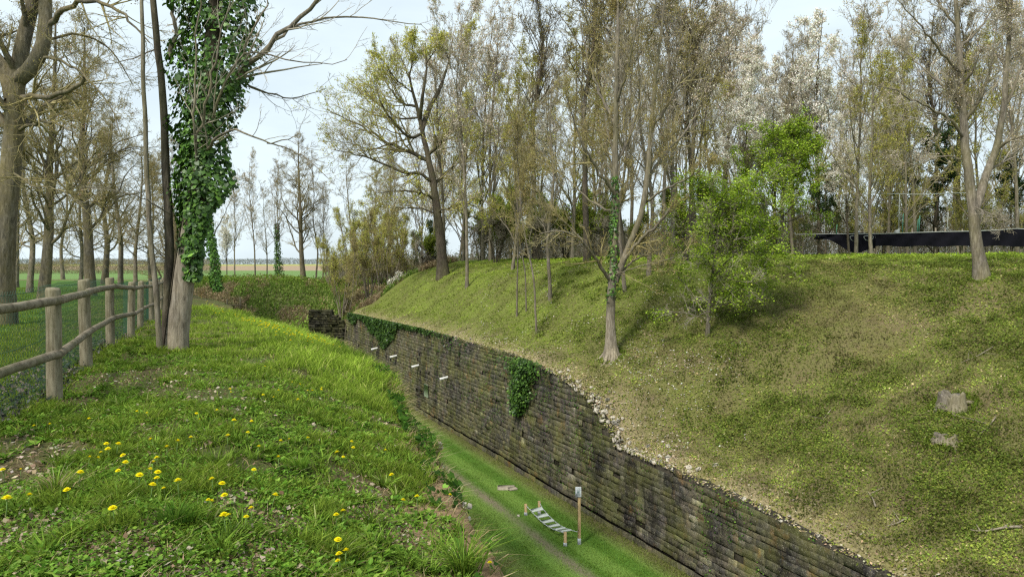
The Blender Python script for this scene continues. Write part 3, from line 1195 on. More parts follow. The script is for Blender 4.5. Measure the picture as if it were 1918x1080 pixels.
BUD = [(.36, .30, .10), (.30, .26, .08), (.42, .36, .14), (.27, .19, .11)]
PINK = [(.68, .58, .50), (.54, .45, .36), (.78, .71, .63), (.42, .38, .20)]
BLOSSOM = [(.88, .85, .80), (.80, .75, .69), (.92, .91, .88), (.62, .56, .47)]
YELLOW = [(.50, .50, .11), (.60, .56, .15), (.40, .43, .11)]
FRESH = [(.25, .37, .035), (.34, .48, .05), (.43, .55, .08), (.18, .28, .03)]
OLIVE = [(.30, .28, .06), (.36, .33, .08), (.23, .23, .05)]

# --- big forked tree at the left edge
hero_tree(
    "forked_tree", "big mossy forked tree at the photo's left edge behind the chain-link fence", "tree", (8, 600), 20.0,
    [([(-2, 600), (4, 520), (12, 420), (22, 320), (30, 220), (38, 140), (46, 80), (66, 20), (80, -60), (90, -220)], .34, .10),
     ([(34, 150), (62, 128, -.2), (82, 90, -.3), (86, 40, -.3), (84, -20, -.2), (96, -140), (110, -300)], .21, .07),
     ([(24, 190), (10, 130, .4), (-20, 90, .5), (-60, 30, .8), (-90, -80, 1)], .20, .08)],
    [([(38, 184), (60, 180, -.5), (92, 182, -.9), (112, 182, -1), (122, 168, -1.1), (140, 168, -1.2), (150, 158, -1.2), (158, 146, -1.3)], .085, .05),
     ([(85, 50, -.3), (105, 22, -.6), (140, 4, -.9), (185, 2, -1.2), (230, 20, -1.6), (280, 80, -2)], .085, .015),
     ([(30, 245), (58, 232, -.5), (90, 228, -.9), (120, 234, -1.3), (150, 262, -1.7)], .055, .015),
     ([(84, 0), (130, -40, .4), (190, -60, .8), (260, -40, 1.4)], .07, .01),
     ([(40, 130), (90, 70, .8), (150, 60, 1.4), (210, 90, 2), (250, 160, 2.2)], .06, .01),
     ([(60, 100), (100, 110, -.6), (150, 130, -1.2), (200, 190, -1.6), (225, 250, -1.8)], .05, .01),
     ([(22, 320), (60, 350, -.8), (110, 350, -1.6), (160, 390, -2.2)], .035, .008),
     ([(10, 110, .4), (-30, 140, .9), (-80, 200, 1.4)], .05, .01),
     ([(20, 300), (80, 330, .8), (110, 370, 1.5), (150, 460, 2)], .03, .008),
     ([(66, 20), (20, -30, .5), (-30, -60, .8)], .06, .01)],
    dict(n1=7, t0=.35, l1=.38, n2=11, l2=.48, n3=7, l3=.48, n4=4, rmin=.0055, a1=(40, 80), a2=(30, 75), up1=.0, up2=-.02, up3=0,
         leaf_n=11000, leaf_s=(.025, .055), leaf_c=BUD + [(.35, .22, .17)], flare=.3),
    (M_BARK_MOSS, M_TWIG_OLIVE, M_LEAF), 17)

# --- prominent leaning tree with yellow young leaves on the end of the rampart
D1 = 50.0
hero_tree(
    "oak_tree", "tall leaning tree with yellow-green leaves at the rampart's left end", "tree", (830, 512), D1,
    [([(830, 512), (827, 470), (820, 410), (813, 345), (800, 285), (789, 240), (780, 200), (770, 160), (766, 135)], .37, .06),
     ([(790, 243), (803, 205, .5), (825, 165, 1), (840, 120, 1), (848, 70, 1)], .20, .03),
     ([(786, 225), (792, 180, -.8), (800, 130, -1), (798, 80, -1)], .15, .03)],
    [([(813, 342), (790, 325, -.5), (750, 322, -1), (705, 300, -1.5), (660, 288, -2), (625, 280, -2)], .13, .02),
     ([(803, 300), (775, 290, .5), (735, 270, 1), (690, 245, 1.5), (650, 225, 2), (612, 205, 2)], .16, .02),
     ([(790, 250), (770, 262, -1), (745, 240, -1.5), (715, 200, -2), (700, 150, -2)], .12, .02),
     ([(780, 200), (755, 195, 1), (725, 160, 1.5), (705, 120, 2)], .10, .02),
     ([(816, 375), (785, 358, -1), (740, 358, -2), (700, 362, -2.4)], .09, .015),
     ([(819, 400), (780, 388, 1), (735, 390, 2), (705, 386, 2.5)], .07, .015),
     ([(814, 350), (835, 320, 1), (870, 300, 2), (900, 270, 2.5)], .12, .02),
     ([(803, 290), (830, 260, -1), (860, 230, -2), (885, 190, -2)], .12, .02),
     ([(818, 400), (845, 385, -1), (880, 380, -2), (905, 395, -2.4)], .08, .015),
     ([(730, 268, 1), (700, 282, .5), (660, 270, .2), (625, 262, 0)], .06, .012),
     ([(768, 150), (755, 115, .5), (735, 85, 1)], .06, .012),
     ([(767, 140), (775, 105, -.5), (770, 70, -1)], .06, .012),
     ([(775, 175), (740, 150, -.8), (715, 110, -1.4), (700, 95, -1.8)], .06, .012),
     ([(785, 220), (750, 225, .8), (700, 190, 1.4), (660, 160, 1.8)], .08, .012),
     ([(845, 130, 1), (835, 95, .6), (815, 70, .3)], .05, .012),
     ([(798, 120, -1), (815, 95, -1.4), (830, 60, -1.6)], .05, .012),
     ([(848, 100, 1), (870, 75, 1.3), (880, 50, 1.6)], .04, .012)],
    dict(n1=0, n2=22, l2=.62, n3=7, l3=.55, n4=3, rmin=.012, a2=(25, 65), up2=.05, from_stem=0, leaf_n=24000, leaf_s=(.06, .14),
         leaf_c=YELLOW, flare=.3, clump=1.4, cth=.3),
    (M_BARK_DARK, M_TWIG_OLIVE, M_LEAF), 23)

# --- forked tree in the middle of the slope, with roots
D2 = 26.0
ct, ctb, (cS, cR, cL) = hero_tree(
    "forked_tree", "pale forked tree with spreading roots low on the slope above the wall", "tree", (1145, 655), D2,
    [([(1145, 660), (1144, 600), (1146, 550), (1150, 522), (1152, 470), (1155, 400), (1153, 300), (1155, 200), (1158, 110), (1160, 30), (1162, -60)], .175, .035),
     ([(1152, 528), (1165, 490, -.1), (1182, 452, -.2), (1203, 400, -.2), (1214, 320, -.1), (1220, 230), (1228, 140), (1240, 50), (1250, -50)], .125, .03)],
    [([(1146, 528), (1128, 500, -.4), (1108, 478, -.8), (1092, 448, -1.2), (1060, 432, -1.6), (1010, 438, -2)], .075, .015),
     ([(1162, 500), (1190, 458, -.5), (1215, 435, -.9), (1240, 412, -1.2), (1258, 386, -1.4)], .075, .035),
     ([(1160, 512), (1185, 488, .4), (1210, 480, .8), (1240, 458, 1.1), (1275, 450, 1.4)], .045, .012),
     ([(1148, 515), (1170, 505, -.7), (1240, 490, -1.5), (1300, 465, -2)], .025, .008),
     ([(1154, 370), (1130, 330, -.5), (1100, 290, -1), (1075, 230, -1.4), (1060, 170, -1.8)], .075, .012),
     ([(1153, 310), (1180, 260, .5), (1200, 190, .9), (1215, 120, 1.2)], .07, .012),
     ([(1155, 240), (1125, 180, .6), (1100, 110, 1.1), (1085, 30, 1.5)], .07, .012),
     ([(1156, 190), (1175, 130, -.6), (1190, 60, -1), (1200, -20, -1.2)], .06, .012),
     ([(1214, 330), (1245, 290, .5), (1290, 240, 1.1), (1320, 170, 1.5)], .07, .012),
     ([(1220, 240), (1255, 190, -.5), (1285, 120, -1), (1300, 40, -1.4)], .06, .012),
     ([(1155, 400), (1110, 380, .8), (1060, 330, 1.4), (1010, 300, 1.8)], .05, .01),
     ([(1208, 380), (1250, 350, -.6), (1300, 330, -1.2), (1340, 290, -1.6)], .05, .01),
     ([(1158, 130), (1130, 60, 0), (1110, 0, 0)], .05, .01),
     ([(1090, 448, -1.2), (1040, 400, -1.2), (1000, 350, -1.2)], .03, .008)],
    dict(n1=6, t0=.35, l1=.3, a1=(25, 50), n2=12, l2=.46, n3=7, l3=.46, n4=4, rmin=.0065, up2=.02, leaf_n=14000, leaf_s=(.03, .07), leaf_c=BUD + [(.28, .22, .10)], flare=.9),
    (M_BARK_PALE, M_TWIG_OLIVE, M_LEAF), 41)
rgr = np.random.default_rng(5)
b = MB()
for k, a in enumerate((-2.5, -1.9, -1.35, -.8, -.2, .7, 2.6, 3.4)):
    L = rgr.uniform(.45, .95)
    P = []
    for t in np.linspace(0, 1, 7):
        r_ = .08 + L * t
        aa = a + .35 * math.sin(t * 3 + k)
        x_, y_ = ctb[0] + r_ * math.cos(aa), ctb[1] + r_ * math.sin(aa)
        P.append((x_ - ctb[0], y_ - ctb[1], float(G(x_, y_)) - ctb[2] + .42 * (1 - t) ** 3.2 + .015 - .07 * t))
    b.tube(np.array(P), np.linspace(.085, .02, 7), 8)
b.build("root", M_BARK_PALE, ct, smooth=True)
tm = [o for o in ct.children if o.name.startswith("trunk")][0].data
tm.materials.append(M_BARK_GREY)
nfp = len(tm.polygons)
ctr = np.empty(nfp * 3, np.float32)
tm.polygons.foreach_get("center", ctr)
tm.polygons.foreach_set("material_index", (ctr.reshape(-1, 3)[:, 2] > 1.9).astype(np.int32))
trunk_ivy("bright ivy sleeve climbing the left stem of the forked tree above the ditch wall", ctb,
          [W(1146, 560, D2), W(1150, 510, D2), W(1148, 450, D2 - .05), W(1152, 390, D2 - .05), W(1152, 330, D2)], .17, 850, 51, (.05, .10), 1.4)

# --- forked tree on the crest at the right edge
D3 = 24.0
rt, rtb, _ = hero_tree(
    "forked_tree", "forked tree with a lopped limb on the rampart near the photo's right edge", "tree", (1838, 527), D3,
    [([(1838, 530), (1832, 480), (1827, 430), (1823, 385), (1818, 340), (1810, 280), (1806, 210), (1803, 130), (1797, 50), (1792, -60)], .19, .05),
     ([(1823, 400), (1836, 362, .1), (1850, 320, .3), (1868, 280, .4), (1880, 210, .5), (1886, 130, .6), (1893, 40, .7), (1900, -60, .8)], .14, .04)],
    [([(1808, 260), (1780, 222, -.4), (1740, 200, -.8), (1690, 175, -1.2), (1640, 160, -1.6)], .06, .01),
     ([(1805, 210), (1775, 170, .5), (1735, 130, 1), (1690, 90, 1.5)], .06, .01),
     ([(1803, 140), (1765, 100, -.5), (1725, 50, -1), (1680, 0, -1.4)], .06, .01),
     ([(1868, 280, .4), (1890, 262, 0), (1930, 250, -.4), (1980, 220, -.8)], .06, .01),
     ([(1880, 210, .5), (1905, 150, .4), (1935, 80, .3), (1960, 0, .2)], .06, .01),
     ([(1850, 322, .3), (1880, 305, .8), (1918, 270, 1.2), (1960, 262, 1.4)], .05, .01),
     ([(1806, 230), (1840, 180, -.4), (1860, 110, -.8), (1870, 30, -1)], .06, .01),
     ([(1812, 300), (1770, 290, .6), (1720, 310, 1.1), (1680, 300, 1.5)], .035, .008),
     ([(1798, 60), (1760, 10, 0), (1740, -60, 0)], .05, .01),
     ([(1826, 388, -.2), (1855, 400, -.5), (1880, 430, -.8)], .02, .006),
     ([(1800, 90), (1840, 50, .4), (1880, -20, .8)], .05, .01)],
    dict(n1=5, t0=.45, l1=.25, a1=(30, 60), n2=12, l2=.46, n3=7, l3=.46, n4=4, rmin=.0062, leaf_n=9000, leaf_s=(.025, .06), leaf_c=PINK + BUD, up2=.03, flare=.5),
    (M_BARK_GREY, M_TWIG, M_LEAF), 43)

# --- prototypes ------------------------------------------------------------
TG = "trees of the wood on top of the rampart"
base_cfg = dict(n1=20, t0=.22, l1=.50, a1=(22, 50), up1=.05, n2=7, l2=.46, n3=5, l3=.5, n4=3, rmin=.0115, rr1=.5, from_stem=10, flare=.25)


def cfg(**k):
    d = dict(base_cfg)
    d.update(k)
    return d


L_BARE = "tall slender leafless grey tree in the dense wood on top of the rampart"
L_PINK = "tall slender tree with pinkish swelling buds in the dense wood on top of the rampart"
L_OLIVE = "tree with olive-yellow opening leaves among the bare trees of the rampart wood"
L_BLOS = "white-blossoming wild cherry among the bare trees of the rampart wood"
L_DARK = "dark-trunked tall tree with dull bronze twigs in the rampart wood"
protos = {
    'bare': [proto("bare_tree", L_BARE, "tree", 18, .145, cfg(leaf_n=3500, leaf_s=(.04, .09), leaf_c=BUD), (M_BARK_GREY, M_TWIG, M_LEAF), 101, (.6, .2), TG),
             proto("bare_tree", L_BARE, "tree", 17, .125, cfg(n1=24, a1=(15, 34), leaf_n=4000, leaf_s=(.04, .08), leaf_c=BUD), (M_BARK_GREY, M_TWIG, M_LEAF), 102, (-.5, .4), TG)],
    'pink': [proto("budding_tree", L_PINK, "tree", 19, .135, cfg(n1=22, a1=(14, 34), leaf_n=5500, leaf_s=(.06, .14), leaf_c=PINK), (M_BARK_GREY, M_TWIG, M_LEAF), 103, (.5, -.3), TG),
             proto("budding_tree", L_PINK, "tree", 18, .125, cfg(n1=22, t0=.2, a1=(16, 42), leaf_n=5000, leaf_s=(.06, .14), leaf_c=PINK), (M_BARK_GREY, M_TWIG, M_LEAF), 104, (-.8, .3), TG)],
    'olive': [proto("leafing_tree", L_OLIVE, "tree", 15, .125, cfg(n1=26, t0=.12, leaf_n=11000, leaf_s=(.05, .12), leaf_c=OLIVE + YELLOW[:1], up1=.04), (M_BARK_GREY, M_TWIG_OLIVE, M_LEAF), 105, (.4, .3), TG)],
    'blossom': [proto("cherry_tree", L_BLOS, "tree", 14, .125, cfg(n1=28, t0=.22, l1=.48, leaf_n=14000, leaf_s=(.06, .12), leaf_c=BLOSSOM, leaf_a=.9, leaf_name='blossom', cth=.38), (M_BARK_DARK, M_TWIG, M_LEAF), 106, (.5, 0), TG),
                proto("cherry_tree", L_BLOS, "tree", 16, .125, cfg(n1=28, t0=.3, leaf_n=12000, leaf_s=(.06, .12), leaf_c=BLOSSOM + PINK[:2], leaf_a=.9, leaf_name='blossom', cth=.38), (M_BARK_GREY, M_TWIG, M_LEAF), 107, (-.6, .2), TG)],
    'dark': [proto("dark_tree", L_DARK, "tree", 19, .20, cfg(n1=28, t0=.33, leaf_n=6000, leaf_s=(.05, .1), leaf_c=BUD), (M_BARK_DARK, M_TWIG_DARK, M_LEAF), 108, (.3, .3), TG)],
}
used = {}


def put(kind, x, y, sc=1.0, rz=None, label=None, group=TG, var=None, zoff=0.0):
    lst = protos[kind]
    k = int(rng.integers(0, len(lst))) if var is None else var
    p = lst[k]
    rz = rng.uniform(0, 6.28) if rz is None else rz
    loc = (float(x), float(y), float(G(x, y)) + zoff)
    if (kind, k) not in used:
        used[(kind, k)] = 1
        p.location, p.rotation_euler, p.scale = loc, (0, 0, rz), (sc, sc, sc)
        if label:
            p['label'] = label
        if group:
            p['group'] = group
        elif 'group' in p:
            del p['group']
        return p
    r = dup(p, loc, rz, sc, label, group)
    if label:
        r['label'] = label
    if not group and 'group' in r:
        del r['group']
    return r


# the wood behind the crest, spread by rows of growing distance
pick = np.random.default_rng(77)
for row, (d0, n) in enumerate(((43, 12), (51, 15), (62, 15), (76, 13))):
    pxs = np.linspace(860 - row * 12, 2060 + row * 20, n)
    for px in pxs:
        px = px + pick.uniform(-26, 26)
        D = d0 + pick.uniform(-3, 3.5)
        x = D * (px - CX) / F
        if row < 2 and 1480 < px < 1960 and D < 50:
            continue
        u = pick.random()
        if 1330 < px < 1640:
            kind = 'blossom' if u < .42 else ('pink' if u < .68 else ('bare' if u < .85 else 'dark'))
        elif px < 1330:
            kind = 'pink' if u < .42 else ('bare' if u < .70 else ('olive' if u < .84 else ('dark' if u < .94 else 'blossom')))
        else:
            kind = 'bare' if u < .36 else ('olive' if u < .62 else ('dark' if u < .78 else ('pink' if u < .92 else 'blossom')))
        hmul = np.interp(px, [850, 1000, 1200, 1400, 1500, 1700, 2000], [.98, .98, 1.02, .95, .88, .98, 1.05])
        sc = pick.uniform(.84, 1.08) * hmul * (1 + (D - 45) * .008)
        put(kind, x, D, sc)

# low thick sapling growth under the wood and named individual trees
YG = "young trees on the slope above the ditch wall"
protos['pole'] = [proto("pole_tree", "thin straight young tree on the rampart slope", "tree", 9, .05,
                        cfg(n1=14, t0=.3, l1=.30, a1=(20, 45), n2=6, l2=.45, n3=4, n4=3, rmin=.008, leaf_n=1600, leaf_s=(.03, .07), leaf_c=BUD, from_stem=10), (M_BARK_GREY, M_TWIG_OLIVE, M_LEAF), 120, (-.9, .2), YG)]


def put_px(kind, px, py, sc, label, rz=None, group=None, var=None, D=None):
    if D is None:
        h = hit(px, py)
        x, y = h[0], h[1]
    else:
        x, y = D * (px - CX) / F, D
    return put(kind, x, y, sc, rz, label, group, var)


put_px('pole', 1005, 625, 1.05, "thin pole-like young tree nearest the ditch wall, left of the pale forked tree", 0.3)
put_px('pole', 968, 592, 0.95, "thin young tree leaning left, left of the pole nearest the wall", 2.2)
put_px('pole', 986, 583, 0.8, "thinnest bare sapling between the two slender poles on the slope", 1.2)
put_px('bare', 1031, 560, .62, "grey-trunked tree on the slope between the thin poles and the pale forked tree", 1.0, var=0)
put_px('bare', 1171, 545, .70, "tree standing right behind the pale forked tree", 2.0, var=1)
put_px('bare', 1215, 515, .72, "slim grey tree on the slope right of the pale forked tree", 3.0, var=0)
put_px('dark', 1099, 490, .9, "thick dark trunk standing on the crest left of the pale forked tree", .5)
put_px('bare', 1240, 498, .8, "left one of two close grey trunks on the crest behind the slope", 4.0, var=1)
put_px('pink', 1260, 495, .8, "right one of two close grey trunks on the crest behind the slope", 4.6, var=0)
put_px('dark', 1283, 489, .66, "dark slim tree on the crest left of the bright green young tree", 5.0)
put_px('olive', 1632, 479, .78, "olive-leaved tree on the crest in front of the left end of the black net", 0.4, D=38)
put_px('pink', 1603, 474, .85, "pale smooth trunk on the crest left of the olive-leaved tree", 2.4, var=1, D=41)

put_px('blossom', 1535, 0, 1.25, "tall white-blossoming cherry above the rounded fresh green tree", 1.0, None, 0, 52)
put_px('blossom', 1590, 0, .62, "small white-blossoming cherry right of the rounded fresh green tree", 2.0, None, 0, 45)
put_px('blossom', 1320, 0, 1.15, "pale blossoming cherry rising behind the leaning fresh green tree", 3.0, None, 1, 54)
put_px('olive', 1700, 0, .86, "olive-leaved tree rising behind the long black net, left of the lopped forked tree", 3.0, None, 0, 49)

for px_b, D_b, s_b, l_b in ((1452, 57, 1.12, "tall white cherry behind the gap between the two fresh green trees"), (1655, 56, 1.0, "white-flowering cherry rising behind the left end of the long black net"),
                           (1400, 49, .9, "cherry with white blossom directly above the leaning fresh green tree"), (985, 60, 1.05, "pale blossoming cherry deep in the wood above the slender poles")):
    put_px('blossom', px_b, 0, s_b, l_b, None, None, None, D_b)

# --- fresh green young trees
GREENCFG = dict(n1=26, t0=.12, l1=.46, a1=(55, 88), up1=.015, w1=.07, n2=8, l2=.5, n3=5, l3=.5, n4=3, rmin=.006, rr1=.35, a2=(30, 65), up2=0, up3=0, tp1=.6,
                leaf_n=30000, leaf_s=(.07, .14), leaf_c=FRESH, flat=2.2, leaf_j=.10, flare=.15, clump=.9, cth=.28, leaf_a=.7, from_stem=10)
g1 = hit(1325, 628)
hero_tree("young_green_tree", "fresh green young tree leaning on the slope right of the pale forked tree", "tree", None, g1[1],
          [([(1325, 628), (1328, 580), (1336, 500), (1346, 420), (1350, 370), (1352, 330)], .08, .012)],
          [([(1326, 600), (1300, 588, -.2), (1270, 584, -.3), (1245, 582, -.4)], .02, .006),
           ([(1330, 560), (1360, 540, -.3), (1400, 545, -.5), (1430, 552, -.6)], .025, .006),
           ([(1334, 520), (1380, 470, .3), (1430, 450, .6), (1465, 465, .9)], .03, .006),
           ([(1340, 470), (1370, 430, -.4), (1410, 400, -.8), (1440, 380, -1)], .03, .006),
           ([(1346, 430), (1400, 370, .4), (1440, 340, .7), (1470, 320, 1)], .03, .006)],
          dict(GREENCFG, n1=30, t0=.10, l1=.50, tp1=.45, a1=(65, 95), up1=-.005, leaf_n=36000, leaf_s=(.045, .10), cth=.32, flat=2.6), (M_BARK_GREY, M_TWIG, M_LEAF), 61, base=g1)
D4 = 40.0
hero_tree("young_green_tree", "rounded fresh green tree with a dark trunk on the crest left of the net", "tree", (1467, 482), D4,
          [([(1467, 484), (1467, 440), (1464, 390), (1468, 330), (1474, 285), (1478, 255)], .13, .02)],
          [([(1465, 400), (1430, 370, .5), (1400, 350, 1), (1370, 345, 1.2)], .05, .01),
           ([(1466, 380), (1500, 340, -.5), (1535, 320, -1), (1560, 320, -1.2)], .05, .01),
           ([(1466, 420), (1500, 405, .5), (1530, 400, 1), (1550, 410, 1.3)], .04, .01),
           ([(1466, 350), (1440, 300, .4), (1425, 270, .8)], .04, .01),
           ([(1470, 320), (1500, 285, .4), (1530, 262, .8)], .04, .01)],
          dict(GREENCFG, t0=.3, a1=(50, 85), n1=34, l1=.68, leaf_n=26000, leaf_s=(.06, .13), cth=.34, rmin=.009, flat=1.6), (M_BARK_DARK, M_TWIG_DARK, M_LEAF), 62)

# --- avenue behind the chain-link fence (left) -------------------------------------
AV = "mossy bare trees in the meadow behind the chain-link fence"
av_cfg = dict(n1=34, t0=.16, l1=.46, a1=(35, 80), up1=.02, w1=.14, n2=9, l2=.48, n3=6, l3=.5, n4=4, rmin=.0085, rr1=.38, a2=(30, 75), up2=0, up3=0, from_stem=14, flare=.3,
              leaf_n=9000, leaf_s=(.035, .075), leaf_c=BUD + [(.36, .25, .20), (.33, .27, .09)])
protos['avenue'] = [proto("meadow_tree", "mossy bare tree", "tree", 15, .29, av_cfg, (M_BARK_MOSS, M_TWIG_OLIVE, M_LEAF), 131, (.4, 0)),
                    proto("meadow_tree", "mossy bare tree", "tree", 15, .22, dict(av_cfg, n1=28), (M_BARK_GREY, M_TWIG_OLIVE, M_LEAF), 132, (-.4, .4))]
for (px, D, sc, v, rz, lab) in (
        (82, 36, .95, 0, .2, "stout mossy low-branched tree in the meadow just right of the left-edge tree"),
        (168, 42, 1.05, 0, 2.6, "thick straight trunk in the meadow right behind the second fence post"),
        (225, 56, .95, 1, 1.0, "slim grey trunk in the meadow above the kink of the rail fence"),
        (254, 60, .8, 1, 4.0, "small spreading bare tree in the meadow right of the slim grey trunk"),
        (150, 50, .7, 1, 3.0, "thin ivy-dark trunk in the meadow just left of the thick straight trunk"),
        (30, 60, .9, 1, 3.6, "distant bare tree in the meadow near the left edge of the photo"),
        (118, 78, .9, 1, 5.2, "farthest small bare tree in the meadow, seen between the two stout trunks"),
        (55, 48, .9, 1, 2.2, "grey meadow tree between the left-edge tree and the stout low-branched tree"),
        (195, 66, 1.0, 0, 1.1, "distant mossy tree between the thick straight trunk and the slim grey one"),
        (283, 70, .85, 1, 5.6, "distant bare tree seen right behind the thin front stems"),
        (330, 58, .95, 0, 3.9, "mossy bare tree whose crown shows left and right of the ivy-clad tree"),
        (-70, 34, 1.0, 0, 3.3, "bare tree just outside the left edge whose twigs reach into the photo")):
    put_px('avenue', px, 0, sc, lab, rz, AV, v, D)

# --- trees on the far bank (centre left) ------------------------------------------
FB = "trees along the field edge beyond the end of the ditch"
for (kind, px, D, sc, v, rz, lab) in (
        ('pink', 478, 75, .68, 1, 1, "pinkish budding tree with dense crown at the field edge, left of the ivy-sleeved slim tree"),
        ('bare', 522, 76, .72, 1, 2, "slim field-edge tree with ivy up its trunk, left of the big bare tree"),
        ('avenue', 568, 74, .96, 0, 3, "big bare tree with a wide fan crown at the field edge beyond the ditch"),
        ('bare', 592, 77, .70, 0, 4, "slim bare tree directly right of the wide fan-crowned tree"),
        ('bare', 604, 80, .62, 1, 5, "last slim trunk before the willowy thicket, right of two bare trees"),
        ('pink', 440, 88, .66, 0, 6, "faint pinkish tree at the field edge right beside the hedge thicket"),
        ('blossom', 425, 82, .5, 0, 1.5, "low wide pale-blossoming tree beside the gate fence at the field edge"),
        ('bare', 500, 92, .6, 0, 2.4, "smallest bare tree between the pinkish tree and the ivy-sleeved one"),
        ('olive', 700, 84, .95, 0, .5, "olive-budding tree rising behind the willowy thicket"),
        ('bare', 735, 76, .86, 1, 1.8, "grey bare tree standing behind the willowy thicket, nearer the leaning tree"),
        ('bare', 660, 88, .86, 0, 2.8, "bare tree far behind the left part of the willowy thicket"),
        ('bare', 745, 70, .72, 0, 3.8, "grey slim trunk behind the willowy thicket, left of the leaning tree"),
        ('pink', 790, 72, .85, 0, 4.8, "pinkish tree behind the leaning tree, slightly to its left"),
        ('olive', 860, 62, .9, 0, 5.8, "olive tree just right of and behind the leaning tree"),
        ('pink', 905, 56, 1.02, 0, .8, "tall pinkish tree topping the skyline right of the leaning tree"),
        ('pink', 868, 60, 1.12, 1, 2.8, "tall grey-green tree touching the top of the photo behind the leaning tree")):
    put_px(kind, px, 0, sc, lab, rz, FB, v, D)
x_, y_ = 82 and 76 * (522 - CX) / F, 76
trunk_ivy("thin sleeve of ivy on the slim tree at the field edge", (x_, y_, float(G(x_, y_))), [(x_, y_, float(G(x_, y_))), (x_ - .1, y_, 1.5), (x_ - .2, y_, 4.5)], .35, 900, 52, (.1, .18), 1.2)
# ivy-clad leaning trunk behind the hero tree
D5 = 50
hero_tree("leaning_tree", "slim leaning tree under yellowish ivy right behind the big ivy-clad tree", "tree", (402, 545), D5,
          [([(408, 545), (402, 500), (396, 450), (390, 400), (384, 340), (378, 260), (372, 180)], .2, .03)], [([(396, 450), (420, 400, 0), (440, 360, 0)], .05, .01)],
          dict(n1=12, t0=.35, l1=.4, n2=7, n3=5, n4=2, rmin=.011, leaf_n=2000, leaf_s=(.05, .1), leaf_c=PINK), (M_BARK_GREY, M_TWIG, M_LEAF), 71)
bz = W(408, 545, D5)
trunk_ivy("yellowish green ivy on the slim leaning tree beyond the grassy bank", tuple(bz), [W(408, 545, D5), W(402, 500, D5), W(396, 450, D5), W(391, 405, D5)], .30, 2200, 53, (.08, .16), 2.4)

# willowy thicket between ditch end and leaning tree: several many-stemmed shrubs
wil_cfg = dict(n1=7, t0=.12, l1=.42, a1=(12, 38), up1=.06, n2=6, l2=.45, n3=5, l3=.45, n4=2, rmin=.0075, rr1=.5, from_stem=6, flare=0,
               leaf_n=8000, leaf_s=(.05, .11), leaf_c=YELLOW + [(.46, .50, .10), (.40, .44, .10)] + [(.38, .30, .13)], clump=1.2, cth=.25)
protos['willow'] = [proto("willow_shrub", "shrub", "shrub", 7.5, .07, wil_cfg, (M_BARK_PALE, M_TWIG_OLIVE, M_LEAF), 141, nstem=7, spread=.26)]
WG = "olive many-stemmed shrubs of the thicket at the ditch end"
for (px, D, sc, rz, lab) in ((640, 62, 1.0, 0, "leftmost many-stemmed olive shrub, right above the ruined wall piece"),
                             (690, 63, 1.05, 1.3, "many-stemmed olive shrub behind the far end of the stone wall"),
                             (735, 66, 1.1, 2.5, "many-stemmed shrub at the foot of the rampart end, beside the fallen blossom branches"),
                             (668, 70, 1.15, 4.0, "taller olive shrub in the back of the thicket, left half"),
                             (712, 72, 1.2, 5.3, "taller olive shrub in the back of the thicket, right half"),
                             (768, 68, 1.0, 3.3, "olive shrub directly left of the leaning tree's foot"),
                             (616, 72, .7, 3.9, "small shrub at the left end of the thicket")):
    put_px('willow', px, 0, sc, lab, rz, WG, 0, D)
put_px('pole', 727, 583, .9, "pale leaning young trunk at the thicket foot behind the wall's far end", 2.0, D=60.5)
put_px('pole', 711, 576, .9, "pale upright young trunk beside the leaning one behind the wall's far end", .4, D=61.5)
put_px('pole', 645, 600, 1.1, "pale young trunk growing out of the gap at the end of the stone wall", 4, D=57.2)

# blossoming low bush sliding down the rampart end
protos['lowblossom'] = [proto("blackthorn_bush", "low white-flowering bush spilling down the far end of the rampart slope", "shrub", 2.3, .04,
                              dict(wil_cfg, leaf_n=5000, leaf_s=(.06, .12), leaf_c=BLOSSOM + [(.12, .16, .04)], leaf_name='blossom', a1=(30, 70), n1=8), (M_BARK_DARK, M_TWIG_DARK, M_LEAF), 151, nstem=5, spread=.4)]
for (px, py, D, sc) in ((745, 0, 60.5, 1.0), (775, 0, 60.8, 1.0), (800, 0, 60, 1.0)):
    put_px('lowblossom', px, py, sc, "low white-flowering bush spilling down the far end of the rampart slope", None, "white-flowering bushes below the leaning tree", 0, D)
# evergreen bushes in the wood
EV = [(.035, .065, .022), (.05, .085, .03), (.025, .05, .018), (.09, .11, .045)]
ev_cfg = dict(n1=24, t0=.03, l1=.5, a1=(40, 85), up1=.03, n2=7, l2=.4, n3=4, n4=2, rmin=.008, leaf_n=9000, leaf_s=(.08, .16), leaf_c=EV, flare=0, cth=.3, from_stem=8)
protos['evergreen'] = [proto("evergreen_tree", "dark evergreen", "tree", 7, .10, ev_cfg, (M_BARK_DARK, M_TWIG_DARK, M_LEAF), 161)]
for (px, D, sc, rz, lab) in ((1546, 50, .85, 0, "dark conical evergreen left of the black net behind the green tree"),
                             (1755, 58, 1.5, 1, "tall dark ivy-covered evergreen mass behind the black net"),
                             (1715, 62, 1.2, 2, "dark evergreen left of the tall dark mass behind the net"),
                             (1895, 60, 1.2, 3, "dark evergreen behind the right end of the black net"),
                             (820, 66, .9, 4, "dark evergreen bush behind the foot of the leaning tree")):
    put_px('evergreen', px, 0, sc, lab, rz, None, 0, D)
protos['bush'] = [proto("green_bush", "bush", "shrub", 3.2, .05,
                        dict(wil_cfg, leaf_n=9000, leaf_s=(.07, .13), leaf_c=[(.20, .26, .04), (.28, .32, .05), (.14, .2, .03)], a1=(20, 70), n1=9), (M_BARK_DARK, M_TWIG, M_LEAF), 152, nstem=5, spread=.35)]
put_px('bush', 795, 0, .95, "yellow-green young bush left of the leaning tree's foot", 0, None, 0, 58.5)
BG = "fresh green bushes of the wood's underwood"
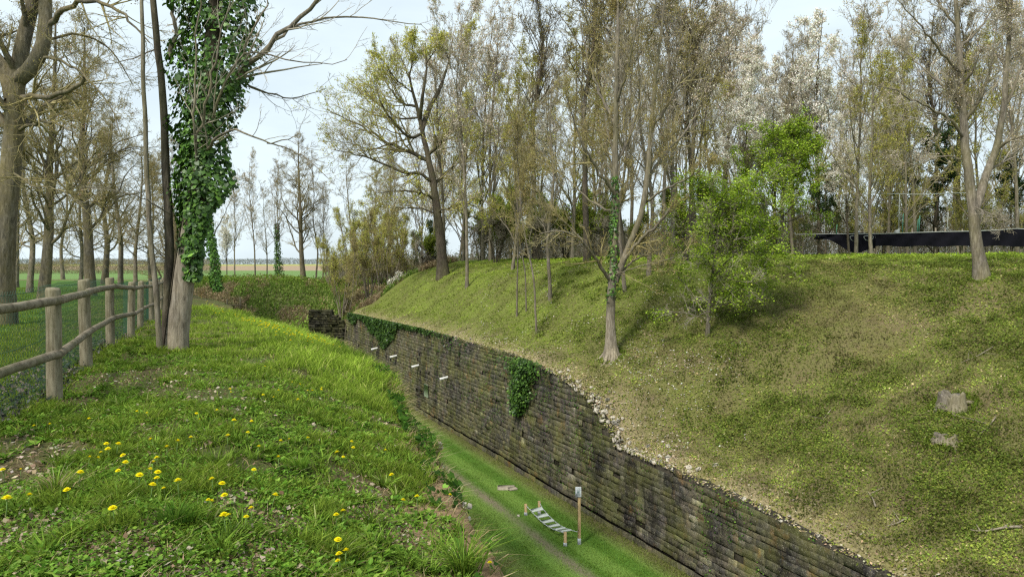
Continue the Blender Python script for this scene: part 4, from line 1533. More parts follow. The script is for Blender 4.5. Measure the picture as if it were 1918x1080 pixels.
for px, D in ((1120, 47), (1060, 52), (980, 55), (930, 50), (1180, 52), (1290, 50), (1400, 48), (1340, 54), (900, 60), (1010, 48), (1440, 52)):
    put_px('bush', px, 0, pick.uniform(.9, 1.5), "fresh green bush filling the gaps between trunks in the rampart wood", None, BG, 0, D)
for px, D in ((1500, 56), (1580, 58), (1640, 55), (1690, 53), (1800, 54), (1850, 55), (1930, 56), (1380, 60), (1250, 62), (1140, 64), (1040, 62), (960, 64)):
    put_px('willow', px, 0, pick.uniform(.6, .9), "brownish many-stemmed thicket shrub under the trees of the rampart wood", None, "thicket shrubs under the rampart wood", 0, D)

# prototypes that were never placed must not stay at the origin
for kind, lst in protos.items():
    for k, p in enumerate(lst):
        if (kind, k) not in used:
            put(kind, 30 + k * 4, 58 + k, .9, var=k)

# far hedges as one soft mass each (small twiggy leaves on real depth)
def hedge(name, label, x0, x1, y, h, n, seed, cols, depth=6, size=(.4, .9)):
    rg = np.random.default_rng(seed)
    x = rg.uniform(x0, x1, n)
    yy = y + rg.uniform(-depth, depth, n)
    top = h * (.55 + .7 * noise(x, x * 0, 9, seed, 3))
    z = G(x, yy) + top * rg.random(n) ** .8
    v, q = leaf_quads(rg, np.stack([x, yy, z], 1), rg.uniform(*size, n), .7)
    o = obj(name, mk_mesh(name, v, q, np.repeat(vary(rg, cols, n, .3), 4, 0)), M_LEAF)
    tag(o, label, "hedge", kind='stuff')


hedge("far_hedge", "brownish leafless hedge line across the field behind the meadow trees", -160, -62, 150, 3.0, 90000, 5, [(.24, .20, .13), (.26, .22, .13), (.20, .18, .11)], 4, (.08, .2))
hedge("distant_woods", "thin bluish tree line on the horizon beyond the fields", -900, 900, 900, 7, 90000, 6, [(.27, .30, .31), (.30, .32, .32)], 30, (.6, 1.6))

def underwood(name, label, x0, x1, d0, d1, n, hfun, seed, cols, size):
    rg = np.random.default_rng(seed)
    y = rg.uniform(d0, d1, n)
    x = (rg.uniform(x0, x1, n) - CX) / F * y
    hh = hfun(x / y * F + CX) * (.35 + .9 * noise(x, y, 3.5, seed, 3))
    gz = G(x, y)
    t = rg.random(n)
    P0 = np.stack([x, y, gz + hh * t * .8], 1)
    d = unit(rg.normal(0, .5, (n, 3)) + np.array([0, 0, 1.0]))
    L = rg.uniform(.5, 1.4, n)[:, None]
    m_ = P0 + d * L * .5 + rg.normal(0, .08, (n, 3))
    P = np.stack([P0, m_, P0 + d * L + rg.normal(0, .15, (n, 3))], 1)
    v, q, _ = tubes(P, np.array([.014, .010, .004]), 3)
    o = obj(name, mk_mesh(name, v, q), M_TWIG)
    tag(o, label, "undergrowth", kind='stuff')
    k = rg.random(n) < .9
    pos = P[k][:, 2] + rg.normal(0, .2, (k.sum(), 3))
    v, q = leaf_quads(rg, pos, rg.uniform(*size, len(pos)), .7)
    tag(obj(name + "_leaves", mk_mesh(name, v, q, np.repeat(vary(rg, cols, len(pos), .35), 4, 0)), M_LEAF), label + ", its leaves", "undergrowth", kind='stuff')


underwood("underwood", "brown and green underwood between the trunks of the rampart wood", 880, 2080, 58, 96, 60000,
          lambda px: np.interp(px, [880, 1050, 1300, 1420, 1500, 2080], [3.0, 3.4, 3.4, 4.5, 7.0, 7.5]), 71, [(.12, .15, .04), (.20, .20, .06), (.22, .17, .10), (.07, .10, .03)], (.10, .22))
underwood("distant_thicket", "low distant thicket behind the willowy shrubs", 620, 900, 74, 96, 14000, lambda px: 3.0 + 0 * px, 72, [(.12, .15, .04), (.22, .17, .10)], (.10, .2))

# ------------------------------------------------------------------ rail fence
posts = [(-4.40, 5.6), (-4.82, 7.6), (-5.93, 10.04), (-7.16, 12.85), (-8.25, 15.6), (-9.54, 18.5), (-10.85, 21.7), (-12.1, 24.6), (-13.3, 27.3), (-14.5, 30.0), (-15.8, 33)]
pz = [float(G(a, b)) for a, b in posts]
fence = thing("rail_fence", "weathered round-post two-rail wooden fence running away on the left", "fence", (posts[1][0], posts[1][1], pz[1]))
f0 = np.array([posts[1][0], posts[1][1], pz[1]])
rgf = np.random.default_rng(3)
for (x, y), z in zip(posts, pz):
    b = MB()
    r = rgf.uniform(.072, .080)
    hgt = 1.2 + rgf.uniform(-.03, .03)
    P = np.array([[0, 0, -.3], [0, 0, 0], [0, 0, .4], [0, 0, .8], [0, 0, hgt - .02], [0, 0, hgt]]) + rgf.normal(0, .003, (6, 3))
    tl = rgf.normal(0, .012, 2)
    P[:, 0] += P[:, 2] * tl[0]
    P[:, 1] += P[:, 2] * tl[1]
    b.tube(P, np.array([r * 1.03, r * 1.02, r, r * .99, r * .97, r * .86]), 14)
    b.build("post", M_POST, fence, tuple(np.array([x, y, z]) - f0), smooth=False)
for k in range(len(posts) - 1):
    for hh, rr in ((1.07, .046), (.51, .045)):
        A = np.array([posts[k][0], posts[k][1], pz[k] + hh]) - f0
        B_ = np.array([posts[k + 1][0], posts[k + 1][1], pz[k + 1] + hh + rgf.uniform(-.02, .02)]) - f0
        d = unit(B_ - A)
        nrm = np.array([d[1], -d[0], 0]) * .05       # rails sit on the path side of the posts
        ts = np.linspace(-.02, 1.02, 9)
        P = np.array([A + (B_ - A) * t + nrm + rgf.normal(0, .003, 3) for t in ts])
        b = MB()
        b.tube(P, np.full(9, rr) * rgf.uniform(.97, 1.03, 9), 10)
        b.build("rail", M_RAIL, fence)

# chain-link fence just behind it
off = -.15
link = thing("chain_link_fence", "green chain-link mesh fence directly behind the wooden rail fence", "fence", tuple(f0))
path = []
for k in range(len(posts)):
    a = np.array(posts[max(k - 1, 0)])
    b_ = np.array(posts[min(k + 1, len(posts) - 1)])
    d = (b_ - a) / np.linalg.norm(b_ - a)
    path.append(np.array(posts[k]) + np.array([-d[1], d[0]]) * abs(off))
path = np.array([path[0] + (path[0] - path[1]) * .6] + path)
seg = np.concatenate([[0], np.cumsum(np.linalg.norm(np.diff(path, axis=0), axis=1))])
pitch = .055
HT = 1.20
nv = int(HT / pitch)
ncol = int(seg[-1] / pitch)
s0 = np.arange(ncol) * pitch


def fp(s):
    return np.stack([np.interp(s, seg, path[:, 0]), np.interp(s, seg, path[:, 1])], -1)


allP = []
kk = np.arange(nv + 1)
for sg in (0, 1):
    s = s0[:, None] + np.where((kk[None] + sg) % 2 == 0, 0, pitch)
    xy = fp(s)
    g = G(xy[..., 0], xy[..., 1])
    g = g[:, :1] + 0 * g
    z = g + kk[None] * (HT / nv) + .0
    o_ = np.where((kk[None] + sg) % 2 == 0, .002, -.002)
    allP.append(np.stack([xy[..., 0] + o_, xy[..., 1] + o_, z], -1))
P = np.concatenate(allP)
# twisted points that stick up above the top wire
v, q, _ = tubes(P, np.full(P.shape[1], .0016), 3)
b = MB()
b.add(v - f0, q)
b.build("wire_mesh", M_WIRE, link)
for hh in (.02, .62, HT - .04):
    s = np.linspace(0, seg[-1], 60)
    xy = fp(s)
    PP = np.stack([xy[:, 0], xy[:, 1], G(xy[:, 0], xy[:, 1]) + hh], -1) - f0
    b = MB()
    b.tube(PP, .003, 4, False)
    b.build("line_wire", M_WIRE, link)
# small field fence in the distance
ff = hit(415, 529)
fy = 66.0
fx = fy * (375 - CX) / F
fz = float(G(fx, fy))
fld = thing("field_fence", "low two-rail wooden field fence beyond the far end of the grassy bank", "fence", (fx, fy, fz))
for k in range(4):
    b = MB()
    b.tube(np.array([[0, 0, -.2], [0, 0, 1.2], [0, 0, 1.22]]), np.array([.08, .08, .06]), 8)
    b.build("post", M_POST, fld, (k * 1.15, .2 * k, float(G(fx + k * 1.15, fy + .2 * k)) - fz))
for hh in (.55, 1.05):
    b = MB()
    b.tube(np.array([[-.1, -.1, hh], [1.7, .25, hh], [3.5, .55, hh]]), .045, 6)
    b.build("rail", M_RAIL, fld)

# ------------------------------------------------------------------ hanging plank bridge and its sign in the ditch
pA, pB = np.array([1.52, 20.6]), np.array([.44, 23.1])       # left-hand posts, near and far
side = np.array([.46, .12])
br = thing("plank_bridge", "low hanging bridge of six pale planks on chains between short posts on the ditch floor", "exercise bridge", (pA[0], pA[1], float(G(*pA))))
b0_ = np.array(br.location)
cor = {}
for nm, p, h in (("near", pA, .40), ("far_left", pB, .36), ("far_right", pB + side * .95, .42)):
    z = float(G(*p))
    b = MB()
    b.box((0, 0, h / 2 - .15), .09, .09, h + .3, None, .01)
    b.build("post", M_TIMBER, br, tuple(np.array([p[0], p[1], z]) - b0_))
    b = MB()
    b.box((0, 0, .05), .104, .104, .10, None, .006)
    b.build("post_shoe", M_METAL, br, tuple(np.array([p[0], p[1], z]) - b0_))
    cor[nm] = np.array([p[0], p[1], z + h - .04]) - b0_
sgn = np.array([1.93, 20.7])
cor["near_right"] = np.array([sgn[0] - .05, sgn[1], float(G(*sgn)) + .36]) - b0_
hang = [(0, .0), (.13, -.10), (.28, -.17), (.43, -.21), (.58, -.21), (.73, -.16), (.87, -.08), (1, 0)]
LL, RRr = [], []
for t, dz in hang:
    l = cor["far_left"] * (1 - t) + cor["near"] * t + np.array([0, 0, dz * .9])
    r = cor["far_right"] * (1 - t) + cor["near_right"] * t + np.array([0, 0, dz * .9])
    l2, r2 = (l * .93 + r * .07, l * .07 + r * .93) if 0 < t < 1 else (l, r)
    LL.append(l2)
    RRr.append(r2)
for ch in (LL, RRr):
    b = MB()
    for k in range(len(ch) - 1):
        n_ = 5
        for j in range(n_):
            a = ch[k] + (ch[k + 1] - ch[k]) * (j / n_)
            c_ = ch[k] + (ch[k + 1] - ch[k]) * ((j + .9) / n_)
            sd = np.array([.012, 0, 0]) if j % 2 else np.array([0, 0, .012])
            b.tube(np.array([a, (a + c_) / 2 + sd, c_]), .007, 5)
            b.tube(np.array([a, (a + c_) / 2 - sd, c_]), .007, 5)
    b.build("chain", M_METAL, br)
for k in range(1, 7):
    l, r = LL[k], RRr[k]
    ax0 = unit(r - l)
    t_ = unit(LL[k + 1] - LL[k - 1])
    nz = unit(np.cross(ax0, t_))
    if nz[2] < 0:
        nz = -nz
    ax1 = np.cross(nz, ax0)
    b = MB()
    b.box((l + r) / 2 + nz * .012, np.linalg.norm(r - l), .17, .032, np.array([ax0, ax1, nz]), .006)
    b.build("plank", M_PLANK, br)
sp = thing("sign_post", "tall slim wooden post with a small pale notice beside the hanging plank bridge", "sign post", (sgn[0], sgn[1], float(G(*sgn))))
b = MB()
b.box((0, 0, .70), .085, .07, 1.9, None, .008)
b.build("post", M_TIMBER, sp)
b = MB()
b.box((0, 0, .09), .10, .085, .18, None, .006)
b.build("post_shoe", M_METAL, sp)
b = MB()
b.box((-.03, -.05, 1.52), .17, .02, .29, None, .004)
nb_ = b.build("notice", M_PAPER, sp)
b = MB()
for k, (w_, z_) in enumerate(((.10, 1.62), (.12, 1.585), (.08, 1.555), (.12, 1.47), (.11, 1.445), (.12, 1.42))):
    b.box((-.03, -.0625, z_), w_, .004, .010, None, .001)
b.box((-.03, -.0625, 1.515), .07, .004, .045, None, .001)
b.build("print", M_INK, nb_)

sl = hit(948, 914, 15)
b = MB()
b.box((0, 0, .0), .62, .48, .08, None, .02)
b.box((.22, -.16, .02), .34, .24, .08, np.array([[.9, .43, 0], [-.43, .9, 0], [0, 0, 1]]), .02)
slab = b.build("stone_slab", M_SLAB, loc=(sl[0], sl[1], -7.99))
tag(slab, "pale cracked flat slab lying in the mown grass of the ditch floor", "slab")
bpos = hit(971, 967, 15)
b = MB()
b.box((0, 0, .03), .09, .07, .07, None, .02)
tag(b.build("small_stone", M_RUBBLE, loc=(bpos[0], bpos[1], -7.99)), "small pale stone on the grass left of the hanging bridge", "stone")

# ------------------------------------------------------------------ black net on the crest
DN = 44.0


def NP(px, py, D=DN):
    return W(px, py, D)


nb0 = NP(1840, 475)
net = thing("black_net", "long black mesh net stretched between posts on the crest at right", "net", (nb0[0], nb0[1], float(G(nb0[0], nb0[1]))))
n0_ = np.array(net.location)
tops = [(1640, 438, 46), (1700, 436, 45.5), (1760, 434, 45), (1820, 433, 44.5), (1880, 430, 44), (1905, 428, 44), (1960, 431, 43.5), (2040, 430, 43)]
v, q = [], []
cols_ = 48
pxs = np.linspace(1640, 2040, cols_)
for i, px in enumerate(pxs):
    ty = np.interp(px, [t[0] for t in tops], [t[1] for t in tops])
    D = np.interp(px, [t[0] for t in tops], [t[2] for t in tops])
    by = 461 + 1.0 * math.sin(px * .09)
    for j in range(5):
        f = j / 4
        wv = .10 * math.sin(i * 1.3 + j) * (f > 0)
        p = W(px, ty + (by - ty) * f, D + wv)
        v.append(p - n0_)
for i in range(cols_ - 1):
    for j in range(4):
        a = i * 5 + j
        q.append([a, a + 1, a + 6, a + 5])
obj("net_sheet", mk_mesh("net_sheet", np.array(v), np.array(q), smooth=True), M_NET, net)
b = MB()
b.tube(np.array([W(t[0], t[1], t[2]) - n0_ for t in tops]), .028, 6)
b.build("top_rope", M_ROPE, net)
for px in (1708, 1752, 1770, 1802, 1858, 1880, 1912, 1960):
    D = np.interp(px, [t[0] for t in tops], [t[2] for t in tops]) + .25
    x = D * (px - CX) / F
    z = float(G(x, D))
    b = MB()
    b.tube(np.array([[0, 0, -.3], [.01, 0, .8], [.02, 0, 1.95 - .1]]), .05, 7)
    b.build("post", M_BARK_PALE, net, tuple(np.array([x, D, z]) - n0_))
# lower, folded stretch of net further left
nl0 = W(1580, 470, 47)
nlow = thing("black_net", "lower sagging piece of black net left of the long stretched net", "net", (nl0[0], nl0[1], float(G(nl0[0], nl0[1]))))
l0_ = np.array(nlow.location)
v, q = [], []
pxs = np.linspace(1525, 1640, 20)
for i, px in enumerate(pxs):
    ty = 437 + 1.5 * math.sin(px * .05)
    by = 448 + 26 * sm((px - 1545) / 60.0) * (1 - .35 * sm((px - 1600) / 40))
    for j in range(4):
        f = j / 3
        v.append(W(px, ty + (by - ty) * f, 47 + .12 * math.sin(i * 1.1 + j * 2)) - l0_)
for i in range(19):
    for j in range(3):
        a = i * 4 + j
        q.append([a, a + 1, a + 5, a + 4])
obj("net_sheet", mk_mesh("net_sheet", np.array(v), np.array(q), smooth=True), M_NET, nlow)
b = MB()
b.tube(np.array([W(1490, 439, 47) - l0_, W(1560, 438, 47) - l0_, W(1640, 438, 46.5) - l0_]), .022, 6)
b.build("top_rope", M_ROPE, nlow)
b = MB()
for (x0, x1) in ((1592, 1606), (1618, 1636), (1640, 1652)):
    cx_, rx_ = (x0 + x1) / 2, (x1 - x0) / 2
    b.tube(np.array([W(cx_ + rx_ * math.cos(a), 443 + 8 * math.sin(a) * (1 if a < 3.3 else .2), 46.4) - l0_ for a in np.linspace(0, 6.28, 12)]), .018, 5)
b.build("rope_loop", M_ROPE, nlow)
# upper cable and hanging ropes
cab = thing("rope_course", "thin pale cable with hanging white and green ropes above the black net", "ropes", (float(W(1700, 0, 46)[0]), 46.0, float(G(W(1700, 0, 46)[0], 46))))
k0 = np.array(cab.location)
b = MB()
b.tube(np.array([W(1630, 362, 46) - k0, W(1720, 364, 46) - k0, W(1812, 361, 46) - k0]), .022, 5)
b.build("cable", M_ROPE, cab)
for (px, y0, y1, m_) in ((1685, 363, 436, M_ROPE), (1692, 400, 436, M_GREENROPE), (1720, 410, 436, M_GREENROPE), (1776, 398, 436, M_ROPE), (1723, 404, 436, M_GREENROPE), (1568, 420, 439, M_GREENROPE)):
    b = MB()
    b.tube(np.array([W(px, y0, 46) - k0, W(px - 1, (y0 + y1) / 2, 46) - k0, W(px - 2, y1, 46) - k0]), .026, 5)
    b.build("rope", m_, cab)
b = MB()
b.tube(np.array([W(1678, 437, 45.9) - k0, W(1681, 434, 45.9) - k0, W(1683, 431, 45.9) - k0, W(1684, 428, 45.9) - k0]), np.array([.17, .16, .08, .03]), 8)
b.build("rope_knot", M_ROPE, cab)

# ------------------------------------------------------------------ stumps and fallen wood on the slope
def stump(label, p, r, h, seed, split=True):
    rg = np.random.default_rng(seed)
    root = thing("tree_stump", label, "stump", tuple(p))
    ns = 22
    ang = np.arange(ns) * 2 * math.pi / ns
    b = MB()
    vv = []
    edge = h * (1 + .22 * np.sin(ang * 2 + seed) + rg.normal(0, .08, ns))
    prof_r = r * (1 + .12 * np.sin(3 * ang) + rg.normal(0, .05, ns))
    levels = [(-.25, 1.35), (0, 1.2), (.4, 1.02), (.8, .98), (1.0, .95)]
    for t, s in levels:
        vv += [[prof_r[k] * s * math.cos(ang[k]), prof_r[k] * s * math.sin(ang[k]), edge[k] * t] for k in range(ns)]
    vv += [[prof_r[k] * .72 * math.cos(ang[k]), prof_r[k] * .72 * math.sin(ang[k]), edge[k] * rg.uniform(.75, .95)] for k in range(ns)]
    vv += [[prof_r[k] * .45 * math.cos(ang[k]), prof_r[k] * .45 * math.sin(ang[k]), h * .35 + rg.normal(0, .03)] for k in range(ns)]
    vv.append([0, 0, h * .25])
    qd = []
    for l in range(6):
        for k in range(ns):
            qd.append([l * ns + k, l * ns + (k + 1) % ns, (l + 1) * ns + (k + 1) % ns, (l + 1) * ns + k])
    tr = [[6 * ns + k, 6 * ns + (k + 1) % ns, 7 * ns] for k in range(ns)]
    b.add(vv, qd, tr)
    b.build("trunk", M_BARK_GREY, root)
    b = MB()
    for k in range(7):
        a = rg.uniform(0, 6.28)
        L = rg.uniform(1.3, 2.1) * r
        P = np.array([[r * .8 * math.cos(a), r * .8 * math.sin(a), h * .35], [L * .8 * math.cos(a), L * .8 * math.sin(a), h * .1], [L * 1.1 * math.cos(a + .1), L * 1.1 * math.sin(a + .1), -.12]])
        P[:, 2] += np.linspace(0, 1, 3) * (float(G(p[0] + P[2, 0], p[1] + P[2, 1])) - p[2])
        b.tube(P, np.array([.07, .05, .025]) * r / .3, 7)
    b.build("root", M_BARK_GREY, root)
    return root


s1 = hit(1785, 762)
stump("weathered pale broken tree stump, the upper of two on the right slope", s1, .30, .34, 4)
s2 = hit(1772, 826)
stump("low rotten hollow tree stump with bare roots, the lower of two on the right slope", s2, .24, .15, 9)


def stick(label, pts, r, name="fallen_branch", lift=.04, seed=0):
    rg = np.random.default_rng(seed)
    H = [hit(*p) for p in pts]
    o = H[0]
    P = resample(np.array([h - o + np.array([0, 0, lift + .05 * rg.random()]) for h in H]), 12)
    b = MB()
    b.tube(P, np.linspace(r, r * .35, 12), 6)
    for k in (4, 7, 9):
        d = rg.normal(0, .25, 3)
        d[2] = abs(d[2]) * .5
        b.tube(np.array([P[k], P[k] + d * .5, P[k] + d]), np.array([r * .5, r * .35, r * .15]), 5)
    tag(b.build(name, M_BARK_PALE, loc=tuple(o)), label, "branch")


stick("long pale fallen branch at the right edge near the bottom of the slope", [(1915, 992), (1880, 996), (1845, 1001), (1818, 1000)], .03, seed=1)
stick("thin pale dead stem lying across the slope below the upper stump", [(1865, 785), (1850, 805), (1832, 822)], .016, seed=2)
stick("thin straw-coloured stick sloping left of the stumps", [(1556, 770), (1545, 785), (1536, 800)], .014, seed=3)
stick("thin dead stick lying above the stumps near the middle of the slope", [(1860, 655), (1830, 672), (1800, 685)], .014, seed=4)
stick("short pale stick lying near the wall top at lower right", [(1640, 955), (1635, 940), (1625, 925)], .02, seed=5)
stick("pale stick on the slope's lip low at right, left of the long fallen branch", [(1700, 975), (1680, 985), (1660, 990)], .018, seed=6)

# ------------------------------------------------------------------ ground cover, litter and grass (uncountable)
def pix_scatter(rg, n, x0, x1, y0, y1, dmin, dmax, cond):
    """random spots inside a ground wedge, thinning out with distance; keeps those for which cond(x,y) holds"""
    D = np.exp(rg.uniform(math.log(dmin), math.log(dmax), n))
    s = rg.uniform((x0 - CX) / F, (x1 - CX) / F, n)
    x = s * D
    k = cond(x, D)
    return x[k], D[k]


def fence_x(y):
    p = np.array(posts)
    return np.interp(y, p[:, 1], p[:, 0], left=-3.62 + (5 - 0) * 0, right=p[-1, 0])


FX_Y = np.array([0.0] + [b for a, b in posts])
FX_X = np.array([-3.9] + [a for a, b in posts])


def fx(y):
    return np.interp(y, FX_Y, FX_X) - .45 * (y > 33) * (y - 33)


def blades(rg, x, y, h, wd, lean, cols, bend=.5, z=None, dirang=None):
    """curved tapering blades: 5 vertices each (quad + triangle)"""
    N = len(x)
    z = G(x, y) if z is None else z
    a = rg.uniform(0, 2 * math.pi, N)
    la = rg.uniform(0, 2 * math.pi, N) if dirang is None else dirang
    L = np.stack([np.cos(la), np.sin(la), 0 * la], 1) * (h * lean)[:, None]
    w = np.stack([np.cos(a), np.sin(a), 0 * a], 1) * (wd * .5)[:, None]
    b0 = np.stack([x, y, z - .01], 1)
    up = np.stack([0 * h, 0 * h, h], 1)
    m_ = b0 + up * .55 + L * .30
    t_ = b0 + up * (1 - .25 * lean[:, None] * bend) + L
    V = np.stack([b0 - w, b0 + w, m_ + w * .8, m_ - w * .8, t_], 1).reshape(-1, 3)
    k = np.arange(N)[:, None] * 5
    Q = k + np.array([[0, 1, 2, 3]])
    T = k + np.array([[3, 2, 4]])
    cc = np.stack([cols * .8, cols * .8, cols, cols, cols * 1.12], 1).reshape(-1, 3)
    return V, Q, T, cc


def merge(name, parts, mat, label, cat):
    vs, qs, ts, cs, n = [], [], [], [], 0
    for V, Q, T, C in parts:
        vs.append(V)
        cs.append(C)
        if Q is not None and len(Q):
            qs.append(Q + n)
        if T is not None and len(T):
            ts.append(T + n)
        n += len(V)
    fs = []
    if qs:
        fs.append(np.concatenate(qs))
    if ts:
        fs.append(np.concatenate(ts))
    o = obj(name, mk_mesh(name, np.concatenate(vs), fs, np.concatenate(cs)), mat)
    return tag(o, label, cat, kind='stuff')


GR = np.array([(.14, .21, .024), (.19, .275, .036), (.26, .36, .05), (.10, .155, .022), (.36, .36, .12)])


def grass_cols(rg, x, y, bright):
    i = rg.choice(5, len(x), p=[.28, .30, .2, .17, .05])
    c = GR[i] * rg.uniform(.75, 1.25, (len(x), 1))
    return c * bright[:, None]


rg = np.random.default_rng(201)
bank = lambda x, y: (x + K * y < edge_c(y) + np.interp(y, [0, 5, 8, 11], [-.30, -.25, -.1, .45]) + .5 * (noise(x, y, .5, 346, 3) - .5)) & (x > fx(y) - .05)
parts = []
# short base grass
x, y = pix_scatter(rg, 400000, -60, 1100, 0, 0, 2.6, 30, bank)
dens = noise(x, y, .55, 301, 3)
bare = noise(x, y, .45, 305, 3)
spots = np.array([(510, 975, .30), (745, 1005, .28), (600, 805, .22), (430, 768, .25), (240, 705, .75), (160, 720, .4), (40, 905, .18), (20, 1000, .4), (690, 920, .25), (300, 975, .2), (90, 850, .35), (210, 1030, .3), (560, 700, .3)])
SP = [(hit(a, b), r_) for a, b, r_ in spots]


def bare_at(x, y):
    v = np.zeros(len(x))
    wob = .6 + .9 * noise(x, y, .22, 345, 2)
    for p_, r_ in SP:
        v = np.maximum(v, np.exp(-(((x - p_[0]) / r_) ** 2 + ((y - p_[1]) / (r_ * 1.1)) ** 2) * wob * 1.2))
    return np.maximum(v, sm((noise(x, y, .45, 305, 3) - .60) / .08) * .9)


bv = bare_at(x, y)
keep = (rg.random(len(x)) < (.10 + .16 * sm((y - 4) / 8) + .95 * sm((dens - .36) / .26)) * (1 - .93 * sm((bv - .3) / .3)))
x, y, dens = x[keep], y[keep], dens[keep]
longg = np.exp(-(((x + K * y) - edge_c(y) + 1.0) / 1.4) ** 2) * sm((y - 8.5) / 3)
tuft = sm((noise(x, y, .3, 330, 2) - .55) / .15)
h = (rg.uniform(.025, .06, len(x)) * (1 + .9 * tuft) + longg * rg.uniform(.05, .17, len(x))) * (.7 + .6 * dens) * (1 + .012 * y)
wd = rg.uniform(.003, .006, len(x)) * (1 + y * .09)
br_ = .90 + .5 * longg + .25 * sm((y - 8) / 8) + .35 * (noise(x, y, 1.7, 311, 2) - .5)
parts.append(blades(rg, x, y, h, wd, rg.uniform(.3, 1.2, len(x)), grass_cols(rg, x, y, br_)))
# tussocks of longer blades
tx, ty = pix_scatter(rg, 1500, -60, 1100, 0, 0, 2.7, 22, lambda x, y: bank(x, y) & (bare_at(x, y) < .6) & (noise(x, y, .8, 361, 2) > .4))
tz = rg.integers(14, 40, len(tx))
idx = np.repeat(np.arange(len(tx)), tz)
aa = rg.uniform(0, 6.28, len(idx))
rr = np.abs(rg.normal(0, .035, len(idx)))
x, y = tx[idx] + rr * np.cos(aa), ty[idx] + rr * np.sin(aa)
h = rg.uniform(.06, .13, len(x)) * (.6 + .7 * rg.random(len(tx)))[idx]
parts.append(blades(rg, x, y, h, rg.uniform(.006, .011, len(x)) * (1 + y * .05), rg.uniform(.5, 1.5, len(x)), grass_cols(rg, x, y, (.60 + .65 * rg.random(len(tx)))[idx]) * np.array([.9, 1, 1.1]), dirang=aa))
# straw blades
x, y = pix_scatter(rg, 9000, -60, 1100, 0, 0, 2.6, 25, bank)
parts.append(blades(rg, x, y, rg.uniform(.03, .10, len(x)), rg.uniform(.003, .005, len(x)) * (1 + y * .07), rg.uniform(.8, 2.2, len(x)), vary(rg, [(.42, .34, .19), (.34, .27, .15)], len(x), .3)))
merge("bank_grass", parts, M_GRASS, "tufty green grass covering the bank in front of the rail fence", "grass")

# broad leaves of weeds close to the viewer
parts = []
tx, ty = pix_scatter(rg, 9500, -60, 1050, 0, 0, 2.6, 15, lambda x, y: bank(x, y) & (noise(x, y, .5, 340, 2) > .36) & (bare_at(x, y) < .55))
nl_ = rg.integers(6, 12, len(tx))
idx = np.repeat(np.arange(len(tx)), nl_)
aa = rg.uniform(0, 6.28, len(idx))
sz = (rg.uniform(.035, .095, len(tx)))[idx] * rg.uniform(.7, 1.2, len(idx))
tip = rg.uniform(.15, .75, len(idx))
base = np.stack([tx[idx], ty[idx], G(tx[idx], ty[idx]) + .008], 1)
dv = np.stack([np.cos(aa) * np.cos(tip), np.sin(aa) * np.cos(tip), np.sin(tip)], 1)
sv = np.stack([-np.sin(aa), np.cos(aa), 0 * aa], 1)
wv_ = sz * rg.uniform(.12, .24, len(idx))
p = [base, base + dv * (sz * .45)[:, None] + sv * wv_[:, None], base + dv * (sz * .95)[:, None] + np.array([0, 0, -1]) * (sz * .2)[:, None],
     base + dv * (sz * .45)[:, None] - sv * wv_[:, None]]
V = np.stack(p, 1).reshape(-1, 3)
Q = np.arange(len(V)).reshape(-1, 4)
wc = vary(rg, [(.10, .20, .022), (.15, .27, .035), (.07, .14, .02), (.22, .35, .06)], len(idx), .3)
parts.append((V, Q, None, np.repeat(wc, 4, 0)))
# clover-like tiny leaves
x, y = pix_scatter(rg, 65000, -60, 1050, 0, 0, 2.6, 12, lambda x, y: bank(x, y) & (noise(x, y, .7, 350, 2) > .42))
pos = np.stack([x, y, G(x, y) + rg.uniform(.005, .05, len(x))], 1)
V, Q = leaf_quads(rg, pos, rg.uniform(.012, .028, len(x)), .9, 0, unit(rg.normal(size=pos.shape) * .5 + np.array([0, 0, 1])))
parts.append((V, Q, None, np.repeat(vary(rg, [(.09, .18, .022), (.13, .25, .035), (.19, .31, .05)], len(x), .3), 4, 0)))
merge("broad_leaf_weeds", parts, M_LEAF, "small broad-leaved weeds and clover among the grass of the bank", "weeds")

# dry leaves, bark chips and straw on the bank
x, y = pix_scatter(rg, 24000, -60, 1100, 0, 0, 2.6, 18,
                   lambda x, y: bank(x, y) & (rg.random(len(x)) < .07 + 1.0 * sm((bare_at(x, y) - .3) / .4)))
pos = np.stack([x, y, G(x, y) + rg.uniform(.005, .03, len(x))], 1)
V, Q = leaf_quads(rg, pos, rg.uniform(.015, .05, len(x)), .75, 0, unit(rg.normal(size=pos.shape) * .45 + np.array([0, 0, 1])))
merge("dry_litter", [(V, Q, None, np.repeat(vary(rg, [(.26, .20, .13), (.32, .26, .18), (.18, .125, .08), (.40, .34, .26), (.13, .09, .055)], len(x), .25), 4, 0))],
      M_LITTER, "dry leaves and wood chips strewn over the grassy bank", "leaf litter")

# meadow grass behind the fences
x, y = pix_scatter(rg, 120000, -80, 420, 0, 0, 5.0, 60, lambda x, y: (x < fx(y) + .05))
dark = np.exp(-((x - fx(y) + .35) / .35) ** 2)
parts = [blades(rg, x, y, rg.uniform(.04, .10, len(x)), rg.uniform(.004, .007, len(x)) * (1 + .08 * y), rg.uniform(.3, 1, len(x)), grass_cols(rg, x, y, 0.8 + 0 * x))]
merge("meadow_grass", parts, M_GRASS, "green meadow grass seen through the chain-link fence", "grass")
# weeds and dark litter along the foot of the mesh
x, y = pix_scatter(rg, 26000, -80, 330, 0, 0, 4.5, 30, lambda x, y: (np.abs(x - fx(y) + .35) < .38))
pos = np.stack([x, y, G(x, y) + rg.uniform(.005, .10, len(x))], 1)
V, Q = leaf_quads(rg, pos, rg.uniform(.02, .06, len(x)), .6)
merge("fence_litter", [(V, Q, None, np.repeat(vary(rg, [(.05, .055, .05), (.10, .10, .09), (.04, .06, .03), (.17, .14, .12)], len(x), .3), 4, 0))],
      M_LITTER, "dark litter and weeds along the foot of the chain-link fence", "leaf litter")

